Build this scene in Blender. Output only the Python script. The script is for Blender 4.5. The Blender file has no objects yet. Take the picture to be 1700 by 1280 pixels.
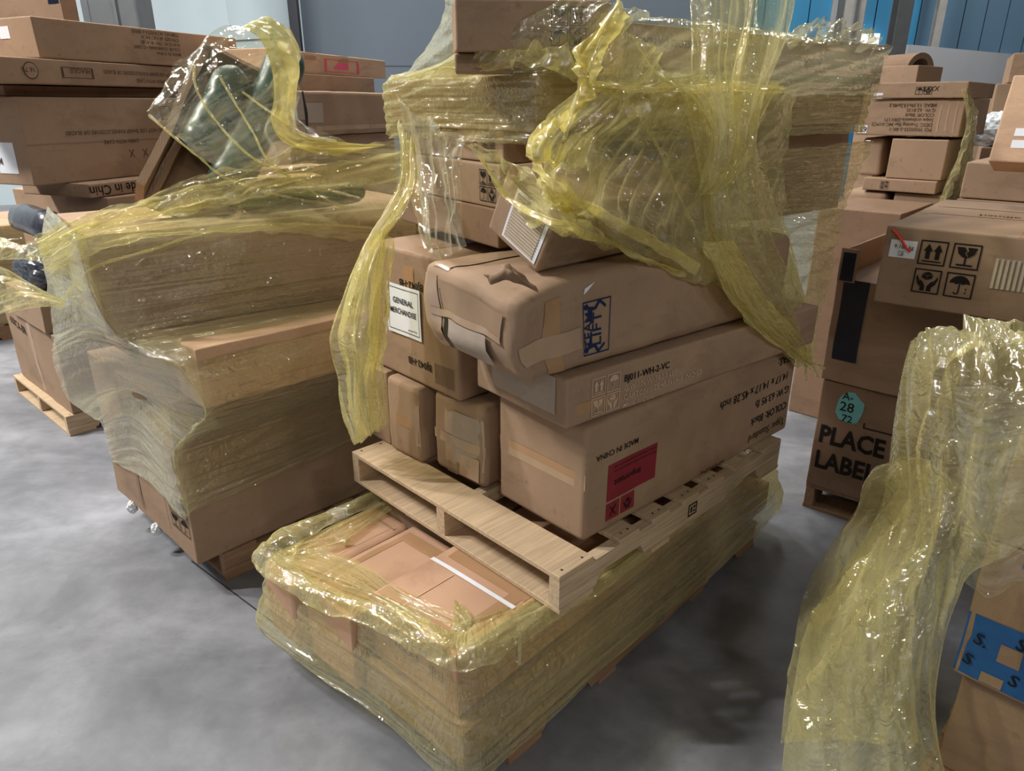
import bpy, bmesh, math, random
from mathutils import Vector, Matrix, noise
SC = bpy.context.scene
COL = SC.collection
rnd = random.Random(7)
# ------------------------------------------------------------------ camera
FPX, TH, HC = 1180.0, math.radians(21.5), 1.74
cd = bpy.data.cameras.new('camera'); cam = bpy.data.objects.new('camera', cd); COL.objects.link(cam)
cam.location = (0, 0, HC); cam.rotation_euler = (math.radians(90) - TH, 0, 0)
cd.sensor_width = 36; cd.sensor_fit = 'HORIZONTAL'; cd.lens = FPX / 1700 * 36; cd.clip_end = 200
SC.camera = cam
# ------------------------------------------------------------------ world, lamps, exposure
w = bpy.data.worlds.new('hall_light'); SC.world = w; w.use_nodes = True
bg = w.node_tree.nodes['Background']; bg.inputs[0].default_value = (.72, .80, .95, 1); bg.inputs[1].default_value = .022
SC.view_settings.view_transform = 'Standard'; SC.view_settings.look = 'None'
SC.view_settings.gamma = 1; SC.view_settings.exposure = .12
SC.view_settings.use_curve_mapping = False
def lamp(x, y, z, e, sx=1.3, sy=.45, col=(1, .97, .93)):
    l = bpy.data.lights.new('high_bay_or_added_lamp', 'AREA'); l.shape = 'RECTANGLE'; l.size = sx; l.size_y = sy
    l.energy = e; l.color = col
    o = bpy.data.objects.new('high_bay_or_added_lamp', l); COL.objects.link(o); o.location = (x, y, z); return o
for lx, ly, e in ((-7.6, 2.6, 1650), (-4.2, 8.0, 380), (-1.3, 5.6, 300), (-2.2, 11, 380), (3.5, 13, 300), (8.5, 12, 300), (-10, 9.0, 420)):
    for k in (-1, 1): lamp(lx, ly + k * .9, 8.6, e * .5, 1.5, .22)
for lx, ly in ((-13, -4), (-10, -9), (-4.5, -9), (1.5, -9.5), (7.5, -8), (-7, -15), (-1, -15), (5, -15), (12, -6)): lamp(lx, ly, 8.6, 230 if lx > 1 else 70, 1.4 if lx > 1 else .7, .22)   # unseen rows added behind for film glints, stronger ones lift right-hand faces
# ------------------------------------------------------------------ pixel helpers (metres out, photograph pixels in)
CT, ST = math.cos(TH), math.sin(TH)
def ray(u, v):
    a = (u - 850) / FPX; b = (640 - v) / FPX
    return Vector((a, CT + b * ST, -ST + b * CT))
def atz(u, v, z): r = ray(u, v); return r * ((z - HC) / r.z) + Vector((0, 0, HC))
def aty(u, v, y): r = ray(u, v); return r * (y / r.y) + Vector((0, 0, HC))
def zrow(y, v):
    k = (640 - v) / FPX
    return HC + y * (k * CT - ST) / (CT + k * ST)
def onplane(u, v, p, n):      # ray against a real plane
    r = ray(u, v); o = Vector((0, 0, HC)); n = Vector(n)
    return o + r * ((Vector(p) - o).dot(n) / r.dot(n))
def EL(yaw): t = math.radians(yaw); return Vector((math.cos(t), math.sin(t), 0))
def EF(yaw): t = math.radians(yaw); return Vector((-math.sin(t), math.cos(t), 0))
# ------------------------------------------------------------------ materials
MATS = {}
class N:
    def __init__(s, name):
        s.m = bpy.data.materials.new(name); s.m.use_nodes = True; s.t = s.m.node_tree; s.t.nodes.clear()
        s.out = s.n('ShaderNodeOutputMaterial')
    def n(s, typ, **kw):
        nd = s.t.nodes.new(typ)
        for k, v in kw.items():
            if k in ('ins',):
                for a, b in v.items(): nd.inputs[a].default_value = b
            else: setattr(nd, k, v)
        return nd
    def l(s, a, b): s.t.links.new(a, b)
    def noise(s, vec, scale, detail=4, rough=.55, dist=0):
        nd = s.n('ShaderNodeTexNoise'); nd.inputs['Scale'].default_value = scale; nd.inputs['Detail'].default_value = detail
        nd.inputs['Roughness'].default_value = rough; nd.inputs['Distortion'].default_value = dist
        if vec: s.l(vec, nd.inputs['Vector'])
        return nd.outputs['Fac']
    def ramp(s, fac, stops):
        nd = s.n('ShaderNodeValToRGB'); e = nd.color_ramp.elements
        while len(e) > 1: e.remove(e[-1])
        e[0].position = stops[0][0]; c = stops[0][1]; e[0].color = (*c, 1) if isinstance(c, tuple) else (c, c, c, 1)
        for p, c in stops[1:]:
            x = e.new(p); x.color = (*c, 1) if isinstance(c, tuple) else (c, c, c, 1)
        s.l(fac, nd.inputs[0]); return nd.outputs[0]
    def mix(s, fac, a, b, mode='MIX'):
        nd = s.n('ShaderNodeMix', data_type='RGBA', blend_type=mode)
        for sock, v in ((0, fac), (6, a), (7, b)):
            if isinstance(v, (int, float)): nd.inputs[sock].default_value = v
            elif isinstance(v, tuple): nd.inputs[sock].default_value = (*v, 1)
            else: s.l(v, nd.inputs[sock])
        return nd.outputs[2]
    def math(s, op, a, b=0., clamp=False):
        nd = s.n('ShaderNodeMath', operation=op, use_clamp=clamp)
        for i, v in enumerate((a, b)):
            if isinstance(v, (int, float)): nd.inputs[i].default_value = v
            else: s.l(v, nd.inputs[i])
        return nd.outputs[0]
    def mapping(s, vec, scale=(1, 1, 1), rot=(0, 0, 0)):
        nd = s.n('ShaderNodeMapping'); nd.inputs['Scale'].default_value = scale; nd.inputs['Rotation'].default_value = rot
        s.l(vec, nd.inputs['Vector']); return nd.outputs[0]
    def bump(s, h, strength, dist=.01):
        nd = s.n('ShaderNodeBump'); nd.inputs['Strength'].default_value = strength; nd.inputs['Distance'].default_value = dist
        s.l(h, nd.inputs['Height']); return nd.outputs[0]
    def principled(s, col, rough=.7, bump=None, spec=.3, **kw):
        p = s.n('ShaderNodeBsdfPrincipled')
        for k, v in (('Base Color', col), ('Roughness', rough)):
            if isinstance(v, tuple): p.inputs[k].default_value = (*v, 1)
            elif isinstance(v, (int, float)): p.inputs[k].default_value = v
            else: s.l(v, p.inputs[k])
        p.inputs['Specular IOR Level'].default_value = spec
        for k, v in kw.items(): p.inputs[k.replace('_', ' ')].default_value = v
        if bump: s.l(bump, p.inputs['Normal'])
        s.l(p.outputs[0], s.out.inputs[0]); return p
def card(name, c, dark=.55, gloss=.75):
    m = N(name); tc = m.n('ShaderNodeTexCoord').outputs['Object']; oi = m.n('ShaderNodeObjectInfo').outputs['Random']
    big = m.noise(tc, 3.2, 5); fine = m.noise(m.mapping(tc, (60, 60, 9)), 6, 3); spot = m.noise(tc, 14, 6, .7)
    a = m.mix(m.ramp(big, [(.3, 0.), (.72, 1.)]), tuple(x * .86 for x in c), tuple(x * 1.1 for x in c))
    a = m.mix(m.math('MULTIPLY', oi, .35), a, tuple(x * y for x, y in zip(c, (.78, .74, .70))))
    a = m.mix(m.ramp(fine, [(.3, .16), (.6, 0.)]), a, tuple(x * .6 for x in c))
    a = m.mix(m.ramp(spot, [(.60, 0.), (.74, dark)]), a, tuple(x * .42 for x in c))
    sm = m.noise(m.mapping(tc, (1.2, 1.2, 3.5)), 2.3, 6, .72, .6); a = m.mix(m.ramp(sm, [(.52, 0.), (.70, .45)]), a, tuple(x * y for x, y in zip(c, (.52, .48, .46))))
    ab = m.noise(m.mapping(tc, (5, 5, 30)), 2.1, 5, .7); a = m.mix(m.ramp(ab, [(.66, 0.), (.74, .4)]), a, tuple(min(1, x * 1.5) for x in c))
    cor = m.n('ShaderNodeTexWave', wave_type='BANDS', bands_direction='X'); cor.inputs['Scale'].default_value = 38
    cor.inputs['Distortion'].default_value = .6; m.l(tc, cor.inputs['Vector'])
    hh = m.math('ADD', m.math('MULTIPLY', cor.outputs['Fac'], .035), big)
    m.principled(a, gloss, m.bump(hh, .35, .012), .25); return m.m
def plain(name, c, rough=.6, spec=.3, scale=20, var=.12, **kw):
    m = N(name); tc = m.n('ShaderNodeTexCoord').outputs['Object']
    f = m.noise(tc, scale, 4)
    m.principled(m.mix(f, tuple(x * (1 - var) for x in c), tuple(min(1, x * (1 + var)) for x in c)), rough, m.bump(f, .1), spec, **kw); return m.m
def wood(name, c):
    m = N(name); tc = m.n('ShaderNodeTexCoord').outputs['Object']; oi = m.n('ShaderNodeObjectInfo').outputs['Random']
    g = m.noise(m.mapping(tc, (1.2, 30, 30)), 3.2, 5, .6, .8); b = m.noise(tc, 5, 3)
    kn = m.noise(m.mapping(tc, (3, 9, 9)), 1.6, 2)
    a = m.mix(m.ramp(g, [(.35, 0.), (.66, 1.)]), tuple(x * .62 for x in c), c)
    a = m.mix(m.math('MULTIPLY', oi, .45), a, tuple(x * y for x, y in zip(c, (.74, .68, .60))))
    a = m.mix(m.ramp(b, [(.5, 0.), (.85, .35)]), a, tuple(x * .5 for x in c))
    a = m.mix(m.ramp(kn, [(.74, 0.), (.79, .7)]), a, tuple(x * y for x, y in zip(c, (.4, .3, .22))))
    m.principled(a, .7, m.bump(g, .3, .004), .25); return m.m
def film(name, tint, haze, base, streak, su=1.2, sv=34., ang=.12, rough=.16, bs=.55):
    m = N(name); uv = m.n('ShaderNodeUVMap').outputs[0]
    mp = m.mapping(uv, (su, sv, 1), (0, 0, ang)); w1 = m.noise(uv, 2.2, 3)
    st = m.noise(mp, 1.5, 6, .62, .35); cr = m.noise(uv, 30, 2, .5, 1.0); bl = m.noise(uv, 3.0, 4)
    sb = m.noise(m.mapping(uv, (su * .8, sv * .62, 1), (0, 0, ang)), 1.5, 1.5, .4, .5)
    h = m.math('ADD', m.math('MULTIPLY', sb, .9), m.math('MULTIPLY', cr, .35))
    bp = m.bump(h, bs, .032)
    lw = m.n('ShaderNodeLayerWeight'); lw.inputs['Blend'].default_value = .42
    a = m.math('ADD', base, m.math('MULTIPLY', m.math('SUBTRACT', st, .5), streak))
    a = m.math('ADD', a, m.math('MULTIPLY', m.math('SUBTRACT', bl, .5), streak * .9))
    a = m.math('ADD', a, m.math('MULTIPLY', m.math('POWER', lw.outputs['Facing'], 2.2), .55), True)
    tr = m.n('ShaderNodeBsdfTransparent'); tr.inputs[0].default_value = (*tint, 1)
    df = m.n('ShaderNodeBsdfDiffuse'); df.inputs[0].default_value = (*haze, 1)
    tl = m.n('ShaderNodeBsdfTranslucent'); tl.inputs[0].default_value = (*haze, 1)
    m.l(bp, df.inputs['Normal'])
    h1 = m.n('ShaderNodeMixShader'); h1.inputs[0].default_value = .42; m.l(df.outputs[0], h1.inputs[1]); m.l(tl.outputs[0], h1.inputs[2])
    m1 = m.n('ShaderNodeMixShader'); m.l(a, m1.inputs[0]); m.l(tr.outputs[0], m1.inputs[1]); m.l(h1.outputs[0], m1.inputs[2])
    gl = m.n('ShaderNodeBsdfGlossy'); gl.inputs['Roughness'].default_value = rough; gl.inputs[0].default_value = (1, 1, .97, 1); m.l(bp, gl.inputs['Normal'])
    l2 = m.n('ShaderNodeLayerWeight'); l2.inputs['Blend'].default_value = .5; m.l(bp, l2.inputs['Normal'])
    sch = m.math('ADD', .13, m.math('MULTIPLY', m.math('POWER', l2.outputs['Facing'], 4.5), .55), True)
    m2 = m.n('ShaderNodeMixShader'); m.l(sch, m2.inputs[0]); m.l(m1.outputs[0], m2.inputs[1]); m.l(gl.outputs[0], m2.inputs[2])
    m.l(m2.outputs[0], m.out.inputs[0]); return m.m
CARD = (.365, .246, .160)
MATS['card'] = card('kraft_cardboard', CARD)
MATS['card_light'] = card('pale_cardboard', (.60, .40, .26), .3)
MATS['card_lit'] = card('lit_cardboard', (.56, .345, .225), .15)  # kraft board brightened to pink, the lamplight on the low load's tops
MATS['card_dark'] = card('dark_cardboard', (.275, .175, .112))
MATS['tape'] = plain('packing_tape', (.40, .235, .125), .22, .5, 9, .12)
MATS['tape_clear'] = plain('clear_tape', (.43, .30, .20), .14, .6, 12, .18)
MATS['tape_black'] = plain('black_tape', (.012, .016, .03), .3, .5, 30, .4)
MATS['tape_blue'] = plain('blue_tape', (.014, .105, .32), .3, .5, 30, .25)
MATS['ink'] = plain('black_ink', (.022, .018, .016), .8, .1, 60, .3)
MATS['ink_soft'] = plain('faded_ink', (.10, .065, .042), .85, .1, 60, .3)
MATS['ink_pale'] = plain('pale_ink', (.55, .40, .29), .8, .1, 60, .1)
MATS['ink_blue'] = plain('blue_ink', (.015, .03, .085), .8, .1, 60, .2)
MATS['ink_red'] = plain('red_ink', (.55, .05, .04), .8, .1, 60, .2)
MATS['paper'] = plain('white_paper', (.80, .82, .86), .7, .2, 8, .04)
MATS['teal'] = plain('teal_sticker', (.18, .48, .47), .6, .2, 30, .1)
MATS['redlabel'] = plain('red_label', (.235, .022, .032), .5, .3, 20, .15)
MATS['pinklabel'] = plain('pink_label', (.72, .10, .18), .5, .3, 20, .1)
MATS['greypatch'] = plain('bare_board', (.40, .325, .26), .8, .2, 40, .1)
MATS['flute'] = plain('corrugated_flute', (.60, .50, .37), .8, .2, 60, .15)
MATS['strap'] = plain('white_strap', (.78, .78, .82), .35, .4, 30, .05)
MATS['wood'] = wood('pale_pine', (.66, .50, .33))
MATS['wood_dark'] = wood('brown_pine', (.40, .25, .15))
MATS['green'] = plain('green_wrap', (.022, .055, .04), .35, .45, 18, .5)
MATS['grey_wrap'] = plain('dark_grey_film', (.055, .06, .075), .25, .6, 26, .6)
MATS['bag'] = plain('clear_bag', (.74, .79, .84), .3, .6, 14, .25)
MATS['foam'] = plain('white_foam', (.75, .78, .80), .7, .2, 14, .1)
MATS['steel'] = plain('grey_paint_steel', (.10, .105, .11), .5, .4, 6, .2)
MATS['steel_dark'] = plain('dark_steel', (.03, .033, .04), .5, .4, 6, .2)
MATS['concrete_col'] = plain('concrete_column', (.34, .33, .31), .85, .2, 5, .3)
MATS['rope'] = plain('red_string', (.75, .07, .05), .7, .2, 30, .1)
MATS['black_void'] = plain('gap_shade_black', (.012, .012, .013), .4, .4, 30, .3)  # near-black paint for the shade inside torn gaps
MATS['film'] = film('yellow_stretch_film', (.965, .94, .74), (.83, .76, .40), .29, .38, .45, 46., .08, .075, .75)
MATS['film_loose'] = film('loose_yellow_film', (.97, .945, .72), (.90, .83, .42), .30, .44, 3.0, 12., .5, .075, 1.0)
MATS['film_clear'] = film('pale_stretch_film', (.975, .965, .87), (.84, .82, .60), .11, .36, .45, 36., .1, .06, .5)
MATS['film_dense'] = film('gathered_yellow_film', (.95, .91, .55), (.92, .80, .30), .52, .5, 3.0, 14., .4, .07, .8)
MATS['film_mid'] = film('hazy_stretch_film', (.965, .95, .82), (.79, .77, .51), .21, .30, .4, 42., .10, .07, .6)
def wallmat(name, c, seam=None):
    m = N(name); tc = m.n('ShaderNodeTexCoord').outputs['Object']; f = m.noise(tc, .7, 5); g = m.noise(tc, 9, 3)
    a = m.mix(f, tuple(x * .88 for x in c), tuple(x * 1.1 for x in c)); m.principled(a, .75, m.bump(g, .1), .25); return m.m
MATS['wall_grey'] = wallmat('grey_wall_paint', (.44, .52, .56))
MATS['wall_shaded'] = wallmat('shaded_wall_paint', (.105, .130, .158))  # darker tone puts the back wall's shade into its colour
MATS['wall_blue'] = wallmat('blue_cladding', (.06, .28, .50))
MATS['wall_dblue'] = wallmat('dull_blue_cladding', (.11, .20, .29))
MATS['wall_white'] = wallmat('white_wall_paint', (.74, .76, .80))
m = N('concrete_floor'); tc = m.n('ShaderNodeTexCoord').outputs['Object']
b1 = m.noise(m.mapping(tc, (1, 1.7, 1), (0, 0, .6)), 1.5, 5, .6, .5); b2 = m.noise(tc, 7, 6, .65); sc = m.noise(m.mapping(tc, (2, 22, 1), (0, 0, .75)), 1.5, 5, .7); sp = m.noise(tc, 46, 2)
a = m.mix(m.ramp(b1, [(.32, 0.), (.68, 1.)]), (.135, .139, .152), (.275, .281, .303))
a = m.mix(m.ramp(b2, [(.35, .35), (.6, 0.)]), a, (.085, .088, .095))
a = m.mix(m.ramp(sc, [(.62, 0.), (.75, .25)]), a, (.29, .29, .30))
a = m.mix(m.ramp(sp, [(.70, 0.), (.76, .35)]), a, (.06, .06, .066))
m.principled(a, m.ramp(b2, [(.3, .46), (.7, .62)]), m.bump(m.math('ADD', b2, m.math('MULTIPLY', sp, .3)), .12, .01), .3)
MATS['floor'] = m.m
# ------------------------------------------------------------------ object helpers
def mesh(name, verts, faces, mat, parent=None, smooth=False, uvs=None):
    me = bpy.data.meshes.new(name); me.from_pydata([tuple(v) for v in verts], [], faces); me.update()
    if smooth: me.polygons.foreach_set('use_smooth', [True] * len(me.polygons))
    if uvs is not None:
        ul = me.uv_layers.new(name='UVMap')
        for lp in me.loops: ul.data[lp.index].uv = uvs[lp.vertex_index]
    me.materials.append(MATS[mat]); o = bpy.data.objects.new(name, me); COL.objects.link(o)
    if parent: o.parent = parent
    return o
def tag(o, label, cat, group=None):
    o['label'] = label; o['category'] = cat
    if group: o['group'] = group
    return o
def empty(name, loc, yaw=0, label=None, cat=None, group=None):
    o = bpy.data.objects.new(name, None); COL.objects.link(o); o.location = loc; o.rotation_euler = (0, 0, math.radians(yaw))
    o.empty_display_size = .1
    if label: tag(o, label, cat, group)
    return o
def boxmesh(name, a, b, mat, parent=None, bev=.0):
    bm = bmesh.new(); r = bmesh.ops.create_cube(bm, size=1)
    for v in r['verts']: v.co = Vector(((a[0] + b[0]) / 2 + v.co.x * (b[0] - a[0]), (a[1] + b[1]) / 2 + v.co.y * (b[1] - a[1]), (a[2] + b[2]) / 2 + v.co.z * (b[2] - a[2])))
    if bev: bmesh.ops.bevel(bm, geom=bm.edges[:], offset=bev, segments=1, affect='EDGES')
    me = bpy.data.meshes.new(name); bm.to_mesh(me); bm.free(); me.materials.append(MATS[mat])
    o = bpy.data.objects.new(name, me); COL.objects.link(o)
    if parent: o.parent = parent
    return o
def struct(o): o['kind'] = 'structure'; return o
def tube(name, pts, r, mat, parent=None, n=8, closed_ends=True):
    vs, fs = [], []; k = len(pts); pts = [Vector(p) for p in pts]
    rr = r if isinstance(r, (list, tuple)) else [r] * k
    up = Vector((0, 0, 1))
    for i, p in enumerate(pts):
        d = (pts[min(i + 1, k - 1)] - pts[max(i - 1, 0)]).normalized()
        a = d.cross(up if abs(d.z) < .95 else Vector((1, 0, 0))).normalized(); b = d.cross(a)
        for j in range(n):
            t = 2 * math.pi * j / n; vs.append(p + (a * math.cos(t) + b * math.sin(t)) * rr[i])
    for i in range(k - 1):
        for j in range(n): fs.append((i * n + j, i * n + (j + 1) % n, (i + 1) * n + (j + 1) % n, (i + 1) * n + j))
    if closed_ends: fs.append(tuple(range(n))[::-1]); fs.append(tuple((k - 1) * n + j for j in range(n)))
    return mesh(name, vs, fs, mat, parent, True)
# ------------------------------------------------------------------ cartons
class Carton:
    """local frame: +X runs back-right (length), +Y runs left (width); faces R (y=0), F (x=0), T (top), L (y=w)"""
    def __init__(s, label, org, yaw, w, l, h, mat='card', r=.006, amp=.003, name='carton', group=None, crush=None, tilt=None, cat='box', cell=.09):
        s.w, s.l, s.h, s.r, s.amp, s.crush = w, l, h, r, amp, crush
        s.seed = Vector((rnd.uniform(0, 50), rnd.uniform(0, 50), rnd.uniform(0, 50)))
        s.root = empty(name, org, yaw, label, cat, group)
        if tilt:
            s.root.rotation_mode = 'QUATERNION'
            s.root.rotation_quaternion = (Matrix.Rotation(math.radians(yaw), 3, 'Z') @ tilt).to_quaternion()
        ax = [s.cuts(d, cell) for d in (l, w, h)]
        idx, vs, fs = {}, [], []
        def vid(i, j, k):
            key = (i, j, k)
            if key not in idx:
                idx[key] = len(vs); vs.append(s.P(Vector((ax[0][i], ax[1][j], ax[2][k])), 0))
            return idx[key]
        nx, ny, nz = (len(a) - 1 for a in ax)
        for k in (0, nz):
            for i in range(nx):
                for j in range(ny):
                    q = [vid(i, j, k), vid(i + 1, j, k), vid(i + 1, j + 1, k), vid(i, j + 1, k)]; fs.append(q if k else q[::-1])
        for j in (0, ny):
            for i in range(nx):
                for k in range(nz):
                    q = [vid(i, j, k), vid(i + 1, j, k), vid(i + 1, j, k + 1), vid(i, j, k + 1)]; fs.append(q[::-1] if j else q)
        for i in (0, nx):
            for j in range(ny):
                for k in range(nz):
                    q = [vid(i, j, k), vid(i, j + 1, k), vid(i, j + 1, k + 1), vid(i, j, k + 1)]; fs.append(q if i else q[::-1])
        s.body = mesh('body', vs, fs, mat, s.root, True)
    def cuts(s, d, cell):
        r = s.r; n = max(2, int((d - 2 * r) / cell))
        return [0, r * .4, r, r + .003] + [r + (d - 2 * r) * i / n for i in range(1, n)] + [d - r - .003, d - r, d - r * .4, d]
    def P(s, p, off):
        dims = (s.l, s.w, s.h); r = s.r
        inn = Vector([min(max(p[i], r), dims[i] - r) for i in range(3)]); d = p - inn
        if d.length > 1e-9: p = inn + d.normalized() * (r + off)
        q = p.copy()
        n1 = noise.noise_vector(p * 5.5 + s.seed); n2 = noise.noise_vector(p * 17 + s.seed)
        dn = (n1 * 1.0 + n2 * .35) * s.amp; dn.z *= .25; q += dn
        if s.crush: q = s.crush(q)
        return q
    def face(s, f, a, b, off=.0012):
        if f == 'R': p = Vector((a, -1e-6, b))
        elif f == 'F': p = Vector((-1e-6, s.w - a, b))
        elif f == 'T': p = Vector((a, s.w - b, s.h + 1e-6))
        elif f == 'L': p = Vector((s.l - a, s.w + 1e-6, b))
        return s.P(p, off)
    def strip(s, f, a0, b0, a1, b1, mat='tape', name='tape_strip', off=.0012, cell=.06, label=None):
        na = max(1, int(abs(a1 - a0) / cell)); nb = max(1, int(abs(b1 - b0) / cell))
        vs = [s.face(f, a0 + (a1 - a0) * i / na, b0 + (b1 - b0) * j / nb, off) for i in range(na + 1) for j in range(nb + 1)]
        fs = [(i * (nb + 1) + j, (i + 1) * (nb + 1) + j, (i + 1) * (nb + 1) + j + 1, i * (nb + 1) + j + 1) for i in range(na) for j in range(nb)]
        o = mesh(name, vs, fs, mat, s.root, True)
        if label: o['label'] = label
        return o
    def polys(s, f, a, b, sc, polys, mat='ink', name='handling_symbol', rot=0, off=.0022, sx=None):
        c, t = math.cos(math.radians(rot)), math.sin(math.radians(rot)); vs, fs = [], []
        sx = sx or sc
        for pl in polys:
            i0 = len(vs)
            for x, y in pl:
                X, Y = x * sx, y * sc
                vs.append(s.face(f, a + X * c - Y * t, b + X * t + Y * c, off))
            fs.append(tuple(range(i0, len(vs))))
        return mesh(name, vs, fs, mat, s.root)
    def text(s, f, a, b, size, txt, rot=0, mat='ink', name='printed_text', off=.0022, sq=1.0):
        vs2, fs = textmesh(txt); c, t = math.cos(math.radians(rot)), math.sin(math.radians(rot))
        vs = [s.face(f, a + x * size * sq * c - y * size * t, b + x * size * sq * t + y * size * c, off) for x, y in vs2]
        return mesh(name, vs, fs, mat, s.root)
TXT = {}
def textmesh(txt):
    if txt not in TXT:
        cu = bpy.data.curves.new('t', 'FONT'); cu.body = txt; cu.size = 1; cu.resolution_u = 2; cu.offset = .032 if txt[:2] in ('PL', 'LA') else (.016 if txt[:2] in ('GE', 'ME', 'BJ') else .008)
        ob = bpy.data.objects.new('t', cu); COL.objects.link(ob)
        dg = bpy.context.evaluated_depsgraph_get(); me = bpy.data.meshes.new_from_object(ob.evaluated_get(dg))
        TXT[txt] = ([(v.co.x, v.co.y) for v in me.vertices], [tuple(p.vertices) for p in me.polygons])
        bpy.data.objects.remove(ob); bpy.data.curves.remove(cu); bpy.data.meshes.remove(me)
    return TXT[txt]
def fr(t=.05): return [[(0, 0), (1, 0), (1, t), (0, t)], [(0, 1 - t), (1, 1 - t), (1, 1), (0, 1)], [(0, t), (t, t), (t, 1 - t), (0, 1 - t)], [(1 - t, t), (1, t), (1, 1 - t), (1 - t, 1 - t)]]
def arc(cx, cy, r, a0, a1, n=10): return [(cx + r * math.cos(math.radians(a0 + (a1 - a0) * i / n)), cy + r * math.sin(math.radians(a0 + (a1 - a0) * i / n))) for i in range(n + 1)]
ICON = {
 'up': fr() + [[(.15, .12), (.85, .12), (.85, .17), (.15, .17)]] + [q for x in (.32, .68) for q in ([(x - .08, .24), (x + .08, .24), (x + .08, .56), (x - .08, .56)], [(x - .16, .56), (x + .16, .56), (x, .86)])],
 'glass': fr() + [[(.14, .86), (.42, .86), (.5, .72), (.44, .62), (.55, .50), (.5, .44), (.36, .48), (.22, .60)], [(.52, .86), (.86, .86), (.78, .60), (.62, .47), (.52, .44), (.58, .52), (.50, .62), (.57, .72)], [(.47, .18), (.53, .18), (.53, .46), (.47, .46)], [(.22, .12), (.78, .12), (.78, .18), (.22, .18)]],
 'umb': fr() + [[(.14, .56)] + arc(.5, .54, .36, 176, 4, 10) + [(.74, .60), (.62, .54), (.5, .60), (.38, .54), (.26, .60)], [(.48, .22), (.53, .22), (.53, .58), (.48, .58)], arc(.43, .22, .10, 180, 360, 6) + arc(.43, .22, .05, 360, 180, 6), [(.72, .20), (.78, .20), (.75, .30)], [(.72, .34), (.78, .34), (.75, .44)]],
 'hands': fr() + [[(.5, .56), (.68, .64), (.68, .80), (.5, .72)], [(.48, .56), (.30, .64), (.30, .80), (.48, .72)], [(.5, .745), (.68, .825), (.5, .90), (.32, .825)], [(.30, .10), (.46, .10), (.46, .30), (.36, .46), (.24, .56), (.28, .42), (.18, .62), (.12, .74), (.10, .60), (.18, .38), (.30, .26)], [(.70, .10), (.54, .10), (.54, .30), (.64, .46), (.76, .56), (.72, .42), (.82, .62), (.88, .74), (.90, .60), (.82, .38), (.70, .26)]],
 'cross': fr() + [[(.2, .15), (.3, .15), (.82, .85), (.72, .85)], [(.72, .15), (.82, .15), (.3, .85), (.2, .85)]],
}
def icons4(B, f, a, b, sz, mat='ink', kinds=('hands', 'umb', 'up', 'glass'), gap=.1, rot=0, sx=None):
    sx = sx or sz; c, t = math.cos(math.radians(rot)), math.sin(math.radians(rot))
    for i, k in enumerate(kinds):
        x = (i % 2) * sx * (1 + gap); y = (i // 2) * sz * (1 + gap)
        B.polys(f, a + x * c - y * t, b + x * t + y * c, sz, ICON[k], mat, rot=rot, sx=sx)
def cpx(label, u, v, yaw, w, l, vtop=None, h=None, z=None, y=None, corner=0, **kw):
    """carton whose near (corner 0) or left (corner 1) bottom corner shows at pixel u,v at height z or distance y"""
    p = atz(u, v, z) if z is not None else aty(u, v, y)
    if corner: p = p - EF(yaw) * w
    if h is None:
        q = p + EF(yaw) * w * corner; h = zrow(q.y, vtop) - p.z
    return Carton(label, p, yaw, w, l, h, **kw)
def pallet(label, org, yaw, w, l, mat='wood', ntop=7, nbot=4, group=None, stamp=True):
    R = empty('pallet', org, yaw, label, 'pallet', group)
    hb, hs = .016, .089
    for j, t in enumerate((0, w / 2 - .019, w - .038)):   # notched stringers along the length
        pr = [(0, 0), (.152, 0), (.152, .0), (.175, .038), (.358, .038), (.381, 0), (l - .381, 0), (l - .358, .038), (l - .175, .038), (l - .152, 0), (l, 0), (l, hs), (0, hs)]
        vs = [(x, t + d, hb + z) for d in (0, .038) for x, z in pr]; n = len(pr)
        fs = [tuple(range(n)), tuple(range(2 * n - 1, n - 1, -1))] + [(i, (i + 1) % n + n * 0, (i + 1) % n + n, i + n)[::-1] for i in range(n)]
        o = mesh('stringer', vs, fs, mat, R)
        if j == 0 and stamp:
            st_ = [[(x_ * .05 + l / 2, -.0012, hb + .025 + y_ * .045) for x_, y_ in q_] for q_ in fr(.12) + [[(.25, .25), (.45, .25), (.45, .75), (.25, .75)], [(.55, .55), (.8, .55), (.8, .75), (.55, .75)], [(.55, .25), (.8, .25), (.8, .4), (.55, .4)]]]
            mesh('stamp', [p for q_ in st_ for p in q_], [tuple(range(4 * i_, 4 * i_ + 4)) for i_ in range(len(st_))], 'ink', o)
    for i in range(ntop):
        bw = .14 if i in (0, ntop - 1) else .09
        x = 0 if i == 0 else (l - bw if i == ntop - 1 else .14 + (l - .28) * i / (ntop - 1) - bw / 2 - .0)
        jx = rnd.uniform(-.006, .006) if 0 < i < ntop - 1 else 0
        b = boxmesh('deck_board', (x + jx, -rnd.uniform(0, .008), hb + hs), (x + bw + jx, w + rnd.uniform(0, .008), hb + hs + hb), mat, R, .002)
        if i < 5:
            for t in (.019, w - .019):
                for dx in (.028, bw - .03): mesh('nail', [(x + jx + dx + .004 * math.cos(a_), t + .004 * math.sin(a_), hb * 2 + hs + .0012) for a_ in (0, 1.05, 2.1, 3.14, 4.2, 5.25)], [(0, 1, 2, 3, 4, 5)], 'steel_dark', b)
    for i in range(nbot):
        bw = .14 if i in (0, nbot - 1) else .09
        x = 0 if i == 0 else (l - bw if i == nbot - 1 else .42 + (l - .84 - .09) * (i - 1) / max(1, nbot - 3))
        boxmesh('bottom_board', (x, -.004, 0), (x + bw, w + .004, hb), mat, R, .002)
    return R
def pcopy(B): return B
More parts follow.
